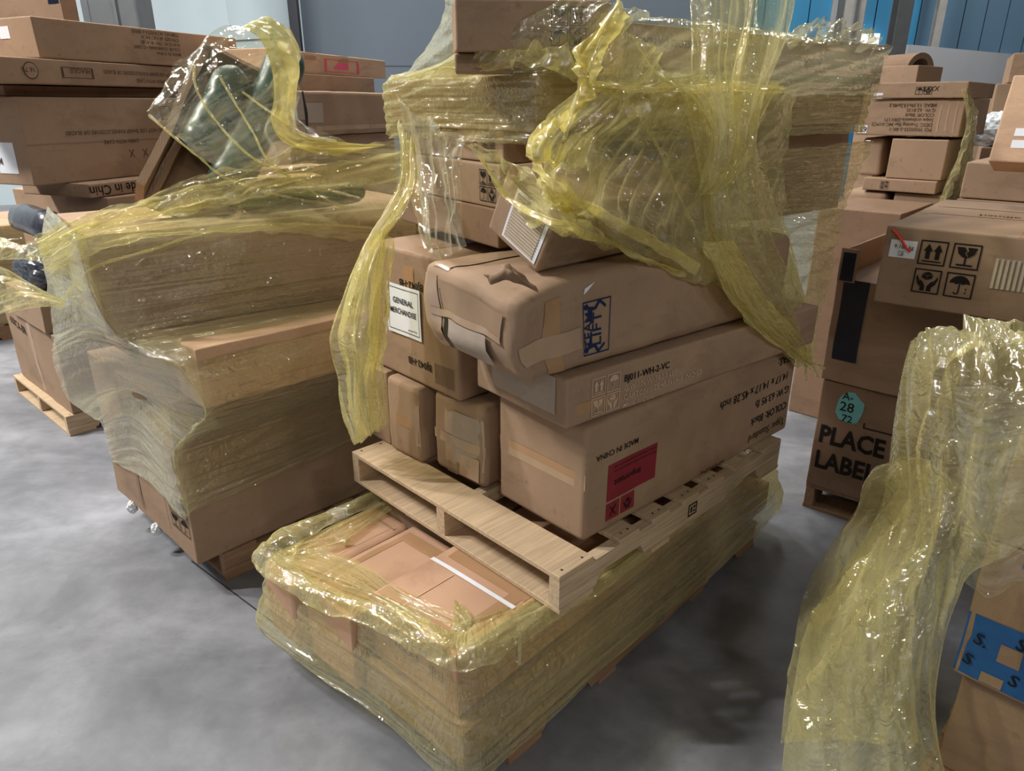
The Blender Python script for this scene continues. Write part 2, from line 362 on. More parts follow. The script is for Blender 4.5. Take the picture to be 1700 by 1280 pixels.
# ================================================================== STRUCTURE
fl = struct(mesh('floor', [(-30, -12, 0), (30, -12, 0), (30, 40, 0), (-30, 40, 0)], [(0, 1, 2, 3)], 'floor'))
def wallbox(name, x0, x1, y0, y1, z0, z1, mat): return struct(boxmesh(name, (x0, y0, z0), (x1, y1, z1), mat))
def wallseg(name, p, q, z0, z1, mat, th=.2):
    p, q = Vector((*p, 0)), Vector((*q, 0)); d = (q - p).normalized(); n = Vector((-d.y, d.x, 0)) * th
    vs = [(x.x, x.y, z) for z in (z0, z1) for x in (p, q, q + n, p + n)]
    return struct(mesh(name, vs, [(0, 3, 2, 1), (4, 5, 6, 7), (0, 1, 5, 4), (1, 2, 6, 5), (2, 3, 7, 6), (3, 0, 4, 7)], mat))
def seam(parent, p, q, z, h=.03, mat='steel_dark', name='panel_joint'):
    p, q = Vector((*p, 0)), Vector((*q, 0)); d = (q - p).normalized(); n = Vector((d.y, -d.x, 0)) * .012
    vs = [(x.x, x.y, zz) for zz in (z, z + h) for x in (p, q, q + n, p + n)]
    return mesh(name, vs, [(0, 3, 2, 1), (4, 5, 6, 7), (0, 1, 5, 4), (1, 2, 6, 5), (2, 3, 7, 6), (3, 0, 4, 7)], mat, parent)
wl = wallseg('wall_left', (-19, 9.5), (-5.5, 15.4), 0, 9, 'wall_grey')
for z in (1.2, 2.9, 4.6): seam(wl, (-19, 9.5), (-5.5, 15.4), z, .025, 'steel')
wm = wallseg('wall_back_left', (-5.5, 15.4), (-4.0, 14.6), 0, 9, 'wall_grey')
for z in (1.2, 2.9, 4.6): seam(wm, (-5.5, 15.4), (-4.0, 14.6), z, .025, 'steel')
wb = wallseg('wall_back', (-4.0, 14.9), (4.6, 15.4), 0, 9, 'wall_shaded')
for z in (2.45, 3.65): seam(wb, (-4.0, 14.9), (4.6, 15.4), z, .008, 'steel')
wr = wallseg('wall_back_right', (4.6, 16.0), (24, 16.6), 0, 9, 'steel_dark')
x = 4.6
while x < 16:
    boxmesh('panel', (x, 15.9 + (x - 4.6) * .031, .02), (x + .42, 15.99 + (x - 4.6) * .031, 9), 'wall_blue' if x < 8.2 else ('wall_dblue' if x < 11.4 else 'wall_grey'), wr)
    x += .45
wp = wallseg('wall_partition', (6.9, 13.6), (12.4, 17.6), 0, 2.72, 'wall_white', .12)
MATS['daylight'] = None
mm = N('daylit_glass'); em = mm.n('ShaderNodeEmission'); em.inputs[0].default_value = (.93, .97, 1, 1); em.inputs[1].default_value = 1.7; mm.l(em.outputs[0], mm.out.inputs[0]); MATS['daylight'] = mm.m
wn = boxmesh('window_1', (6.95, 15.8, 2.55), (7.36, 15.9, 3.08), 'daylight'); struct(wn)
def column(label, u, yy, wd, dp, mat, flange=False):
    p = aty(u, 60, yy); R = empty('column', (p.x, p.y, 0), 0, label, 'column')
    if flange:
        boxmesh('flange', (-wd / 2, 0, 0), (wd / 2, .02, 9), mat, R); boxmesh('flange', (-wd / 2, dp - .02, 0), (wd / 2, dp, 9), mat, R); boxmesh('web', (-.01, .02, 0), (.01, dp - .02, 9), mat, R)
        boxmesh('base_plate', (-wd * .8, -.05, 0), (wd * .8, dp + .05, .02), mat, R)
    else:
        boxmesh('shaft', (-wd / 2, 0, 0), (wd / 2, dp, 9), mat, R, .02); boxmesh('corner_guard', (-wd / 2 - .01, -.01, 0), (-wd / 2 + .08, .08, 3.6), 'steel', R); boxmesh('conduit', (wd * .1, -.05, .3), (wd * .1 + .04, 0, 9), 'steel', R)
column('broad brown-grey column before the pale grey wall', 190, 10.5, .70, .5, 'steel')
column('black drainpipe column at the edge of the shaded wall', 490, 14.2, .16, .16, 'steel_dark', True)
column('bare concrete column between the bright blue panels', 1409, 15.0, .5, .4, 'concrete_col')
column('dark steel column beside the white partition', 1496, 13.2, .24, .25, 'steel', True)
column('thin pale steel post on the dull blue cladding', 1556, 15.4, .14, .14, 'concrete_col', True)
column('grey steel column behind the white partition end', 1634, 16.2, .38, .3, 'steel', True)
fj = mesh('control_joint', [Vector((a.x, a.y, .0006)) for a in (atz(318, 930, 0), atz(640, 1172, 0), atz(640, 1176, 0), atz(318, 933, 0))], [(0, 3, 2, 1)], 'steel_dark', fl)
#@@OBJECTS
# ================================================================== CENTRE STACK: lower load on its floor pallet
YL = 47; LN = atz(765, 1072, .46); LN.z = 0
def ll(s, t, z=0): return LN + EL(YL) * s + EF(YL) * t + Vector((0, 0, z))
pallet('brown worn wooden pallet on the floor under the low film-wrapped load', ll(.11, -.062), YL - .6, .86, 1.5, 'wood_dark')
LB = .122
k1a = Carton('long flat carton at the bottom corner of the low wrapped load', ll(-.06, -.062, LB), YL, .42, 1.80, .124, 'card', amp=.003)
k1b = Carton('lamplit pink-brown carton with a white strap across it on the low load', ll(-.03, -.015, LB + .128), YL, .36, 1.75, .206, 'card_lit', amp=.003)
k1b.strip('T', .225, .0, .24, .345, 'strap', 'strap', .003); k1b.strip('R', .225, .02, .24, .208, 'strap', 'strap', .003)
k1b.strip('T', .02, .01, .06, .345, 'tape'); k1b.strip('T', .27, 0, .33, .345, 'tape'); k1b.strip('T', 0, .29, 1.7, .335, 'tape')
for q in (.11,): k1b.strip('T', .02, q, .22, q + .004, 'card_light', 'crease', .002)
k1b.text('F', .10, .13, .026, 'FSC SALE OF', 0, 'ink'); k1b.text('F', .10, .085, .034, 'TOOLS', 0, 'ink'); k1b.text('F', .25, .09, .035, '(01)', 0, 'ink_soft')
k2 = Carton('lamplit pink-brown taped carton between the strapped carton and the seam on the low load', ll(-.085, .37, LB), YL, .245, .435, .262, 'card_lit', amp=.003)
k2.strip('T', 0, .0, .40, .045, 'tape'); k2.strip('T', .0, .20, .40, .245, 'tape'); k2.strip('T', .35, .03, .40, .21, 'tape'); k2.strip('T', .05, .12, .12, .16, 'tape')
k3 = Carton('lamplit pink-brown carton at the rounded end of the low load beneath the pallet corner', ll(-.115, .62, LB), YL, .205, .465, .262, 'card_lit', r=.03, amp=.004)
k3.strip('T', .0, .165, .46, .205, 'tape'); k3.strip('T', .40, .0, .46, .18, 'tape')
k4 = Carton('carton with a barcode sticker half hidden beneath the upper pallet', ll(.37, .37, LB), YL, .45, 1.3, .332, 'card', amp=.003)
k4.strip('F', .14, .268, .19, .325, 'paper', 'barcode_label')
for q in range(9): k4.strip('F', .145 + q * .0048, .274, .1475 + q * .0048 + (q % 3) * .0006, .315, 'ink', 'barcode_bar', .002)
k4.strip('F', .02, .30, .12, .32, 'ink_soft', 'printed_text', .002)
# ------------------------------------------------------------------ upper pallet
PZ = .460; PT = PZ + .1225
UP = Vector((.126, 1.559, PZ)); UY = 43.7
pallet('clean pale pine pallet lifted on top of the low wrapped load', UP, UY, 1.016, 1.219, 'wood', 7, 3)
# ------------------------------------------------------------------ cartons on the upper pallet
ca = cpx('square long carton with a red Important label on the pine pallet', 967, 902, 42, .36, 1.15, h=.357, z=PT, r=.014)
CA = ca
ca.strip('F', 0, .165, .36, .19, 'tape_clear'); ca.strip('F', 0, .19, .36, .215, 'tape', off=.0016)
ca.text('R', 1.10, .250, .042, '14.17 x 14.17 x 45.28 inch', 180, 'ink'); ca.text('R', 1.12, .318, .042, 'MEAS:', 180)
ca.text('R', 1.12, .19, .042, 'G.W: 63.95 lb', 180, 'ink'); ca.text('R', 1.12, .125, .042, 'COLOR: Black', 180, 'ink'); ca.text('R', 1.12, .06, .042, 'Type: Standard', 180, 'ink_soft')
ca.text('R', .225, .262, .025, 'MADE IN CHINA', 180, 'ink')
ca.strip('R', .095, .095, .32, .215, 'redlabel', 'red_label', label='red printed warning label')
ca.strip('R', .095, .03, .155, .088, 'redlabel', 'red_label'); ca.strip('R', .162, .03, .225, .088, 'redlabel', 'red_label')
ca.text('R', .245, .158, .03, 'Important', 180, 'ink', off=.003)
for q in range(2): ca.text('R', .315, .19 + .014 * q, .0085, 'This carton is heavy and needs two people to lift it safely', 180, 'ink', off=.003)
ca.polys('R', .10, .035, .048, ICON['cross'][4:], 'ink', off=.003); ca.polys('R', .17, .035, .045, ICON['hands'][4:], 'ink', off=.003)
ca.text('R', .72, .02, .035, '55-2023-2', 180, 'ink_soft')
f2 = cpx('crumpled carton end patched with clear tape between two upright cartons', 806, 814, 47, .245, .95, h=.285, z=PT, r=.022, amp=.009, cell=.05)
f2.strip('F', .10, .06, .24, .24, 'greypatch', 'torn_patch', .003); f2.strip('F', 0, .115, .245, .15, 'tape_clear', off=.004); f2.strip('F', .06, .0, .11, .28, 'tape_clear', off=.002); f2.strip('F', .13, .02, .22, .10, 'tape_clear', off=.0045)
f1 = cpx('carton with a rounded leaning end beside the hanging film tail', 701, 771, 46, .185, .9, h=.282, z=PT, r=.02, amp=.006, cell=.05)
f1.strip('F', 0, .12, .185, .16, 'tape'); f1.strip('F', .16, .0, .185, .28, 'tape_clear', off=.002)
f0 = Carton('narrow carton at the far end of the pine pallet behind the film tail', f1.root.location + EF(46) * .20 + EL(46) * .02, 46, .14, .9, .283, 'card', amp=.004)
bj = cpx('flat long carton printed BJ011-WH-2-VC on the square long carton', 938, 714, 38, .40, 1.2, h=.140, z=PT + .3605, r=.008)
bj.text('R', .215, .085, .028, 'BJ011-WH-2-VC', 0, 'ink'); bj.text('R', .215, .057, .024, 'G.W / N.W: 58/50 LBS', 0, 'ink_pale'); bj.text('R', .215, .03, .024, 'CARTON SIZE:45.5x14x6 INCHES', 0, 'ink_pale'); bj.text('R', .215, .006, .022, 'Made in China', 0, 'ink_pale')
icons4(bj, 'R', .09, .012, .052, 'ink_pale', ('glass', 'hands', 'up', 'umb'))
bj.strip('R', 0, .03, .19, .062, 'tape'); bj.strip('F', .08, .03, .36, .135, 'greypatch', 'bare_patch', .002); bj.strip('T', 0, .18, 1.1, .225, 'tape')
# BJ042 carton with the paper sheet
z2 = PT + .2885
bq = atz(622, 602, z2)
bh = Carton('tall carton with a GENERAL MERCHANDISE sheet on its face', bq - EF(42) * .50, 42, .50, .95, .44, 'card', r=.012, amp=.004)
BH = bh
bh.strip('F', .125, .155, .315, .325, 'paper', 'paper_sheet', .006, label='white paper sheet reading GENERAL MERCHANDISE')
for a in (((.135, .168), (.305, .170)), ((.135, .312), (.305, .314))): bh.strip('F', a[0][0], a[0][1], a[1][0], a[1][1], 'ink', 'printed_line', .0075)
bh.strip('F', .134, .168, .1356, .314, 'ink', 'printed_line', .0075); bh.strip('F', .3044, .168, .306, .314, 'ink', 'printed_line', .0075)
bh.text('F', .162, .262, .027, 'GENERAL', 0, 'ink', off=.0078); bh.text('F', .145, .226, .027, 'MERCHANDISE', 0, 'ink', off=.0078, sq=.82); bh.text('F', .245, .178, .0095, 'general 4/16', 0, 'ink', off=.0078)
bh.text('F', .33, .345, .034, 'BJ042-HB', 180, 'ink'); bh.text('F', .36, .085, .034, 'BJ042-HB', 180, 'ink')
for q in range(14): bh.strip('F', .375 + q * .0075, .03, .377 + q * .0075, .10, 'ink_soft', 'crease', .0015)
bh.strip('T', .0, .22, .9, .28, 'tape'); bh.strip('F', .22, .30, .28, .44, 'tape')
# crushed TEAM LIFT carton
ZT = PT + .3605 + .148
tq = atz(852, 648, ZT)
def crush(p):
    q = p.copy(); d = max(0, 1 - q.x / .30)
    if d > 0:
        n = noise.noise_vector(p * 9 + Vector((3, 7, 1)))
        q += Vector((n.x * .018, n.y * .016, n.z * .012)) * d
        e = max(0, 1 - (q.x + .8 * abs(q.y)) / .20); q.z -= .035 * e * (p.z / .24)
        q.x += .05 * max(0, .08 - p.z) / .08 * d
    return q
tl = Carton('crushed re-taped long carton with a TEAM LIFT mark', tq + EL(39) * .0, 39, .40, 1.2, .255, 'card', r=.032, amp=.006, crush=crush, cell=.03)
TL = tl
tl.strip('F', .0, .0, .08, .23, 'tape_clear', off=.003, cell=.02); tl.strip('F', .10, .14, .36, .215, 'card', 'folded_flap', .005, cell=.02); tl.strip('F', .14, .03, .30, .125, 'greypatch', 'bare_patch', .011, cell=.02); tl.strip('F', .04, .125, .36, .145, 'tape_clear', off=.0065, cell=.02)
tl.strip('F', .095, .03, .125, .20, 'black_void', 'painted_tear_gap', .004, cell=.02); tl.strip('R', .02, .06, .22, .12, 'tape_clear', off=.003, cell=.02); tl.strip('R', .09, .01, .15, .22, 'tape', off=.002, cell=.02); tl.strip('T', .0, .05, .3, .12, 'tape_clear', off=.003, cell=.02)  # black strip paints the shade where the torn front gapes
tl.polys('R', .225, .035, .15, fr(.025), 'ink_blue', sx=.105, name='team_lift_mark')
tl.text('R', .262, .055, .040, 'TEAM', 90, 'ink_blue', name='team_lift_mark'); tl.text('R', .297, .055, .048, 'LIFT', 90, 'ink_blue', name='team_lift_mark', sq=1.1)
for yy, sg in ((.05, 1), (.17, -1)):
    tl.polys('R', .228, yy, .012, [[(math.cos(k * .7) * .7 + .8, math.sin(k * .7) * .7) for k in range(9)]], 'ink_blue', 'team_lift_mark')
    tl.polys('R', .245, yy, .05, [[(0, 0), (.55, .1 * sg), (.55, .25 * sg), (0, .3 * sg)], [(.5, .1 * sg), (.8, -.3 * sg), (.95, -.2 * sg), (.6, .25 * sg)], [(.8, -.3 * sg), (1.35, .1 * sg), (1.3, .25 * sg), (.85, -.1 * sg)], [(.1, .2 * sg), (.2, .9 * sg), (.35, .9 * sg), (.3, .2 * sg)]], 'ink_blue', 'team_lift_mark')
tl.polys('R', .225, .205, .03, [[(0, 0), (.5, .3), (1.3, .9), (.1, .5)]], 'paper', 'paper_scrap')
# rolled carton showing bare flutes
vq = aty(889, 484, 1.75); vq.z = ZT + .262
vb = Carton('tilted carton with a torn window of bare corrugated flutes', vq, 44, .20, .55, .185, 'card', r=.008, amp=.003, tilt=Matrix.Rotation(math.radians(27), 3, 'X'))
# (lower right edge rests on the crushed carton)
vb.strip('F', .055, .015, .185, .15, 'paper', 'torn_paper_edge', .0015); vb.strip('F', .063, .02, .172, .142, 'greypatch', 'torn_window', .0025)
for q in range(15): vb.strip('F', .063, .022 + q * .008, .172, .026 + q * .008, 'flute', 'flute', .004)
# small yawed cartons behind
gx = Vector((.10, 1.93, 0))
ZG = ZT + .262
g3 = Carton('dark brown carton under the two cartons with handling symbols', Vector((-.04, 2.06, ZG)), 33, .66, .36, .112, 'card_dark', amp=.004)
g2 = Carton('carton with four handling symbols beneath the lifted film edge', Vector((-.035, 2.05, ZG + .114)), 33, .62, .36, .120, 'card', amp=.003)
g1 = Carton('upper small carton with handling symbols right under the wide wrapped carton', Vector((-.025, 2.06, ZG + .236)), 33, .60, .36, .085, 'card', amp=.003)
icons4(g2, 'F', .51, .015, .042, kinds=('umb', 'hands', 'glass', 'up')); icons4(g1, 'F', .49, .006, .034, kinds=('umb', 'hands', 'glass', 'up'))
g1.text('F', .46, .02, .028, 'QTY: 1 PC', 90, 'ink_soft')
ZB = ZG + .323
bgb = Carton('wide carton stretched over in yellow film high on the stack', Vector((.06, 1.95, ZB)), 36, .80, 1.55, 1.815 - ZB, 'card', amp=.003)
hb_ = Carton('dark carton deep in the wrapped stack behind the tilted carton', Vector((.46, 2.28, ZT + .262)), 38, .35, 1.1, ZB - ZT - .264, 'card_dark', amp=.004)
t2 = Carton('long top carton with printed side under film on the high stack', Vector((.31, 2.17, 1.818)), 36, .45, 1.37, .135, 'card', amp=.003)
t2.text('R', .70, .10, .03, 'DO NOT USE SHARP KNIVES,SCISSORS OR BLADES', 180, 'ink_soft'); t2.text('R', .62, .05, .03, 'OPEN WITH CARE', 180, 'ink_soft'); t2.polys('R', .92, .03, .05, ICON['cross'][4:], 'ink_soft'); t2.polys('R', .84, .03, .05, ICON['cross'][4:], 'ink_soft')
t0 = Carton('thin flat carton lying under the top carton with symbols', Vector((.235, 2.0, 1.818)), 94, .38, .13, .045, 'card', amp=.003)
t1 = Carton('top carton with four handling symbols at the crown of the stack', Vector((.245, 1.97, 1.865)), 97, .385, .2, .115, 'card', amp=.003)
icons4(t1, 'F', .235, .012, .042, kinds=('umb', 'hands', 'glass', 'up')); t1.strip('F', .085, 0, .125, .115, 'tape'); 
# ================================================================== LEFT STACK
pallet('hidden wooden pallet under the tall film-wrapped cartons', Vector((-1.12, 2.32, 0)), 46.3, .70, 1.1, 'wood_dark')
l1 = Carton('big bottom carton of the tall wrapped stack overhanging the floor', Vector((-1.188, 2.253, .123)), 46.3, .82, 1.25, .66, 'card', amp=.006)
icons4(l1, 'F', .64, .10, .075, 'ink', ('glass', 'umb', 'cross', 'up')); l1.strip('F', .60, .06, .602, .30, 'ink_soft', 'printed_line'); l1.strip('F', .30, .0, .335, .66, 'card_dark', 'flap_seam')
l2 = Carton('long middle carton of the tall wrapped stack with a dented edge', Vector((-1.039, 2.2, .786)), 44, .60, 1.3, .21, 'card_light', amp=.008, cell=.06)
l2b = Carton('short dark carton beside the middle carton inside the pale film', Vector((-1.55, 2.74, .786)), 46, .30, .9, .20, 'card_dark', amp=.005)
l3 = Carton('upper carton of the tall wrapped stack below the green bundles', Vector((-1.389, 2.329, 1.0)), 37.6, .66, 1.35, .345, 'card', amp=.005)
# ================================================================== RIGHT STACK
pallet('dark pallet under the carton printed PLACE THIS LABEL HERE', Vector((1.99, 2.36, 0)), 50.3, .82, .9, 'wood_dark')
pl = Carton('carton printed PLACE THIS LABEL HERE with a round teal sticker', Vector((1.964, 2.364, .125)), 50.3, .80, .8, .51, 'card_dark', amp=.003)  # dark board here carries the shading from the neighbouring stacks
pl.text('F', .02, .225, .115, 'PLACE THIS', 0, 'ink', sq=.82); pl.text('F', .02, .10, .115, 'LABEL HERE', 0, 'ink', sq=.82)
pl.polys('F', .125, .41, .062, [[(math.cos(k * .45) * (.9 + .1 * math.sin(k * 1.7)), math.sin(k * .45) * (1.15 + .1 * math.sin(k * 2.3))) for k in range(14)]], 'teal', 'round_sticker')
pl.text('F', .085, .392, .06, '28', 0, 'ink', off=.0035); pl.text('F', .10, .345, .045, '72', 0, 'ink', off=.0035); pl.text('F', .09, .445, .045, 'A-', 0, 'ink', off=.0035)
pl.strip('F', .19, .335, .5, .341, 'ink', 'printed_line', .002); pl.strip('F', .19, .335, .196, .36, 'ink', 'printed_line', .002)
bt = cpx('scuffed carton with black tape and a torn flap below the symbol carton', 1362, 628, 47, .78, .75, h=.44, z=.64, corner=1, amp=.005)
bt.strip('F', .03, .10, .13, .44, 'tape_black', 'black_tape', .003)
boxmesh('raised_flap', (-.004, bt.w - .068, bt.h - .01), (.004, bt.w, bt.h + .125), 'card', bt.root); boxmesh('raised_flap', (.01, bt.w - .006, bt.h - .01), (.55, bt.w + .002, bt.h + .115), 'card', bt.root); boxmesh('black_tape', (-.006, bt.w - .06, bt.h - .005), (-.0045, bt.w - .01, bt.h + .11), 'tape_black', bt.root)
ic = cpx('carton with large arrow, glass, hands and umbrella symbols and a weight sticker', 1449, 500, 50, .80, .95, h=.27, z=1.085, corner=1, amp=.003)
IC = ic
icons4(ic, 'F', .115, .055, .082, 'ink', ('hands', 'umb', 'up', 'glass'), gap=.18)
ic.strip('F', .022, .165, .105, .225, 'paper', 'weight_sticker'); ic.text('F', .036, .197, .018, '9,100 kg', 0, 'ink_soft', off=.003); ic.polys('F', .052, .172, .016, fr(.08), 'ink_soft', 'printed_line', off=.003); ic.text('F', .056, .175, .011, '10', 0, 'ink_soft', off=.003)
ic.strip('F', .335, .10, .50, .20, 'greypatch', 'torn_window', .001)
for q in range(11): ic.strip('F', .338 + q * .0148, .102, .346 + q * .0148, .198, 'flute', 'flute', .004)
ic.polys('F', .57, .08, .12, ICON['hands'], 'ink')
ic.strip('T', .0, .38, .95, .44, 'tape'); ic.strip('T', .42, 0, .435, .8, 'tape'); ic.strip('T', .66, 0, .675, .8, 'tape'); ic.text('T', .50, .20, .05, 'handle with care', 90, 'ink_soft')
tube('string', [Vector(ic.face('F', a, b, .006)) for a, b in ((.02, .26), (.04, .24), (.055, .225), (.075, .20), (.09, .19))], .004, 'rope', ic.root)
# near right load
NQ = Vector((1.085, 1.375, 0)); NY = 45
NO = NQ - EF(NY) * .62
pallet('dark pallet on the floor under the near film-draped load', NO + EL(NY) * -.02, NY, .62, .62, 'wood_dark', 5, 3)
n1 = Carton('bottom carton of the near load with a soft dented edge', NO + Vector((0, 0, .123)) + EL(NY) * .03, NY, .60, .49, .315, 'card', amp=.006)
n2 = Carton('carton sealed with blue printed tape under the loose film', NO + Vector((0, 0, .441)), NY, .62, .52, .38, 'card', amp=.005)
n2.strip('F', .0, .01, .62, .185, 'tape_blue', 'blue_tape', .002); n2.strip('F', .07, .34, .18, .36, 'tape_blue', 'blue_tape', .002); n2.strip('F', .14, .20, .165, .36, 'tape_blue', 'blue_tape', .0025)
n2.strip('F', .075, .085, .12, .135, 'card', 'bare_gap', .0035); n2.strip('F', .055, .012, .10, .042, 'card', 'bare_gap', .0035)
for q in range(7): n2.text('F', (.012, .105, .02, .10, .16, .20, .26)[q], (.045, .04, .11, .14, .09, .04, .13)[q], .045, ('S', 'S', 'S.', 'S', 'A', 'S', 'S')[q], -8, 'ink', off=.0045)
n3 = Carton('upper carton of the near load glimpsed through crumpled film', NO + Vector((0, 0, .824)), NY, .62, .52, .29, 'card', amp=.005)
def crl_(p): return p
# ================================================================== BACK-LEFT STACK
pallet('pale pallet with a stamped block under the back-left cartons', Vector((-2.495, 3.63, 0)), 47.6, .98, 1.219, 'wood')
b1 = Carton('carton printed 6S0CA-BR on the back-left pallet', Vector((-2.47, 3.66, .124)), 47.6, .93, 1.1, .46, 'card', amp=.006)
b1.text('F', .08, .37, .07, '6S0CA-BR', -4, 'ink'); b1.strip('F', .42, .0, .48, .46, 'tape')
b2 = Carton('small carton under the dark grey bundle', Vector((-2.52, 3.68, .587)), 47.6, .62, .34, .19, 'card', amp=.005); b2.text('F', .06, .12, .05, 'CARTON 3', -3, 'ink_soft')
def lump(name, label, c, sx, sy, sz, mat, seed=0, amp=.22, cat='bundle', fr_=3.0, group=None, yaw=0):
    bm = bmesh.new(); bmesh.ops.create_icosphere(bm, subdivisions=5, radius=1)
    for v in bm.verts:
        n = noise.noise(v.co * fr_ + Vector((seed, seed * 2, 5))) + .5 * noise.noise(v.co * fr_ * 2.3 + Vector((seed, 3, 5))) + .25 * abs(noise.noise(v.co * fr_ * 6 + Vector((seed, 3, 5))))
        v.co *= 1 + amp * n; v.co = Vector((v.co.x * sx, v.co.y * sy, max(v.co.z, -.92) * sz))
    me = bpy.data.meshes.new(name); bm.to_mesh(me); bm.free(); me.polygons.foreach_set('use_smooth', [True] * len(me.polygons)); me.materials.append(MATS[mat])
    o = bpy.data.objects.new(name, me); COL.objects.link(o); o.location = c; o.rotation_euler.z = math.radians(yaw); tag(o, label, cat, group); return o
bc = Vector((-2.52, 3.68, 0)) + EL(47.6) * .15 + EF(47.6) * .26
lump('wrapped_bundle', 'dark grey crumpled bundle squashed under the film-wrapped roll', bc + Vector((0, 0, .78 + .115)), .15, .28, .125, 'grey_wrap', 3, .16, yaw=47)
rl = tube('wrapped_roll', crl_([bc + EF(47.6) * t_ + EL(47.6) * .02 + Vector((0, 0, 1.135)) for t_ in (-.26, -.25, -.1, .05, .2, .33, .34)]), [.02, .075, .085, .082, .086, .078, .02], 'grey_wrap', None, 20)
for v in rl.data.vertices: v.co += noise.noise_vector(v.co * 14) * .010
tag(rl, 'dark grey film-wrapped roll resting on the crumpled bundle', 'roll')
b3 = Carton('wide carton with a pale lid behind the grey bundle', Vector((-2.29, 4.13, .588)), 60, 1.0, .6, .666, 'card', amp=.004)
# cartons beyond, turned further
UYW = 68
u1 = Carton('carton printed Made in China upside down beneath the tall carton', Vector((-2.35, 4.08, 1.258)), UYW, .55, 1.25, .075, 'card', amp=.003)
u1.text('R', .40, .060, .075, 'Made in China', 180, 'ink')
u2 = cpx('tall plain carton with upside-down care notes and a white slip', 61, 319, UYW, .30, 1.25, y=3.95, vtop=171, amp=.004); u2.root.location.z = 1.336; 
u2.text('R', .92, .27, .030, 'DO NOT USE SHARP KNIVES,SCISSORS OR BLADES', 180, 'ink_soft'); u2.text('R', .72, .215, .03, 'OPEN WITH CARE', 180, 'ink_soft')
u2.polys('R', .62, .10, .065, ICON['cross'][4:], 'ink_soft'); u2.polys('R', .72, .10, .065, ICON['cross'][4:], 'ink_soft'); u2.polys('R', .92, .32, .08, fr(.06), 'ink_soft', 'round_stamp')
u2.strip('R', 0, .205, 1.25, .21, 'card_dark', 'crease'); u2.strip('F', .05, .06, .20, .22, 'paper', 'white_slip'); u2.text('F', .09, .14, .05, 'MADE', 180, 'ink_soft', off=.003); u2.text('F', .04, .28, .06, '(2/2)', 90, 'ink_soft')
uz = u2.root.location.z + u2.h
u2c = Carton('dark filler slab in the shaded gap under the long flat carton', u2.root.location + Vector((-.08, .05, u2.h + .003)), UYW, .40, 1.2, max(.05, 1.842 - uz - .004), 'card_dark', amp=.003)  # filler added so the gap below the flat carton reads as dark
u3 = Carton('long flat carton with a FRAGILE stamp printed upside down', Vector((-2.62, 3.72, 1.845)), 70, .42, 1.75, .125, 'card', amp=.003)
for a_, f_ in ((.30, 'ring'), (.52, 'stamp')): pass
u3.polys('R', .34, .065, .042, [arc(0, 0, 1, 0, 360, 20)[:-1]], 'ink_soft', 'round_stamp'); u3.polys('R', .34, .065, .037, [arc(0, 0, 1, 0, 360, 20)[:-1]], 'card', 'round_stamp_field', off=.003); u3.text('R', .365, .08, .032, '16 7%', 180, 'ink_soft', off=.004)
u3.text('R', .70, .085, .034, 'FRAGILE', 180, 'ink_soft'); u3.polys('R', .52, .035, .055, fr(.06), 'ink_soft', 'stamp_frame', sx=.20); u3.text('R', 1.36, .085, .028, 'DO NOT USE SHARP KNIVES,SCISSORS OR BLADES', 180, 'ink_soft', sq=.9); u3.text('R', 1.25, .045, .028, 'OPEN WITH CARE', 180, 'ink_soft')
u4 = cpx('long carton printed MADE IN CHINA upside down topping the back-left cartons', 66, 97, 66, .34, 1.45, y=4.15, h=.20, amp=.003); u4.root.location.z = 1.975
for i_, t_ in enumerate(('MADE IN CHINA', 'COLOR: CHARCOAL   C12007', 'N.W./G.W.: 74.0 / 81.4 LBS', 'CTN SIZE: 68.7x8.7 INCH', 'ITEM NO: ALTAVISTA 6 SERIES')): u4.text('R', .95, .075 + .028 * i_, .026, t_, 180, 'ink_soft')
u4.strip('R', .68, .10, .78, .16, 'tape_clear', 'torn_sticker'); u4.strip('F', .06, .10, .14, .16, 'paper', 'white_slip')
u5 = cpx('dusky carton with black tape at its corner behind the topmost carton', 112, 60, 66, .7, .12, y=5.4, h=.42, amp=.004, mat='card_dark'); u5.strip('F', .58, .2, .70, .42, 'tape_black', 'black_tape')
u6 = Carton('support carton low under the dusky corner carton', Vector((u5.root.location.x, u5.root.location.y, .002)), 66, .7, .12, u5.root.location.z - .004, 'card')
u7 = Carton('support carton behind the wide pale-lidded carton', Vector((-2.1, 5.22, .002)), 68, .5, .8, 1.25, 'card')
# load at the far left edge
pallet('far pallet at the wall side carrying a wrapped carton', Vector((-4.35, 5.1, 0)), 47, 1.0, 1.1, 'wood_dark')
x1 = Carton('far wrapped carton standing alone on a pallet by the wall side', Vector((-4.33, 5.14, .124)), 47, .95, 1.0, .75, 'card', amp=.005)
# ================================================================== CARTONS BEHIND THE GAP
ms = Carton('tall base carton between the two front stacks', Vector((-1.40, 4.72, .002)), 66, .42, 1.2, 1.55, 'card', amp=.003)
m3 = Carton('torn brown carton patched with grey tape behind the green bundles', Vector((-1.36, 4.66, 1.556)), 66, .62, 1.2, .27, 'card', r=.02, amp=.014, cell=.05)
m3.strip('R', .04, .10, .13, .26, 'greypatch', 'grey_tape_patch', .004); m3.strip('R', .16, .08, .32, .20, 'greypatch', 'grey_tape_patch', .004); m3.strip('R', .135, .0, .155, .27, 'black_void', 'painted_tear_gap', .005); m3.strip('R', 0, .03, 1.1, .06, 'tape_clear')
m2 = Carton('brown carton streaked with clear film over the torn carton', Vector((-1.50, 4.98, 1.832)), 70, .5, 1.2, .11, 'card', amp=.004)
m1 = Carton('brightly lit pale pink carton with a pink arrow label topping the gap stack', Vector((-1.55, 4.98, 1.946)), 70, .5, 1.5, .135, 'card_light', amp=.002)  # pale board holds the strong light falling on this carton
for q in (.10, .38, .80): m1.strip('R', q, .09, q + .14, .135, 'tape', 'tape_strip')
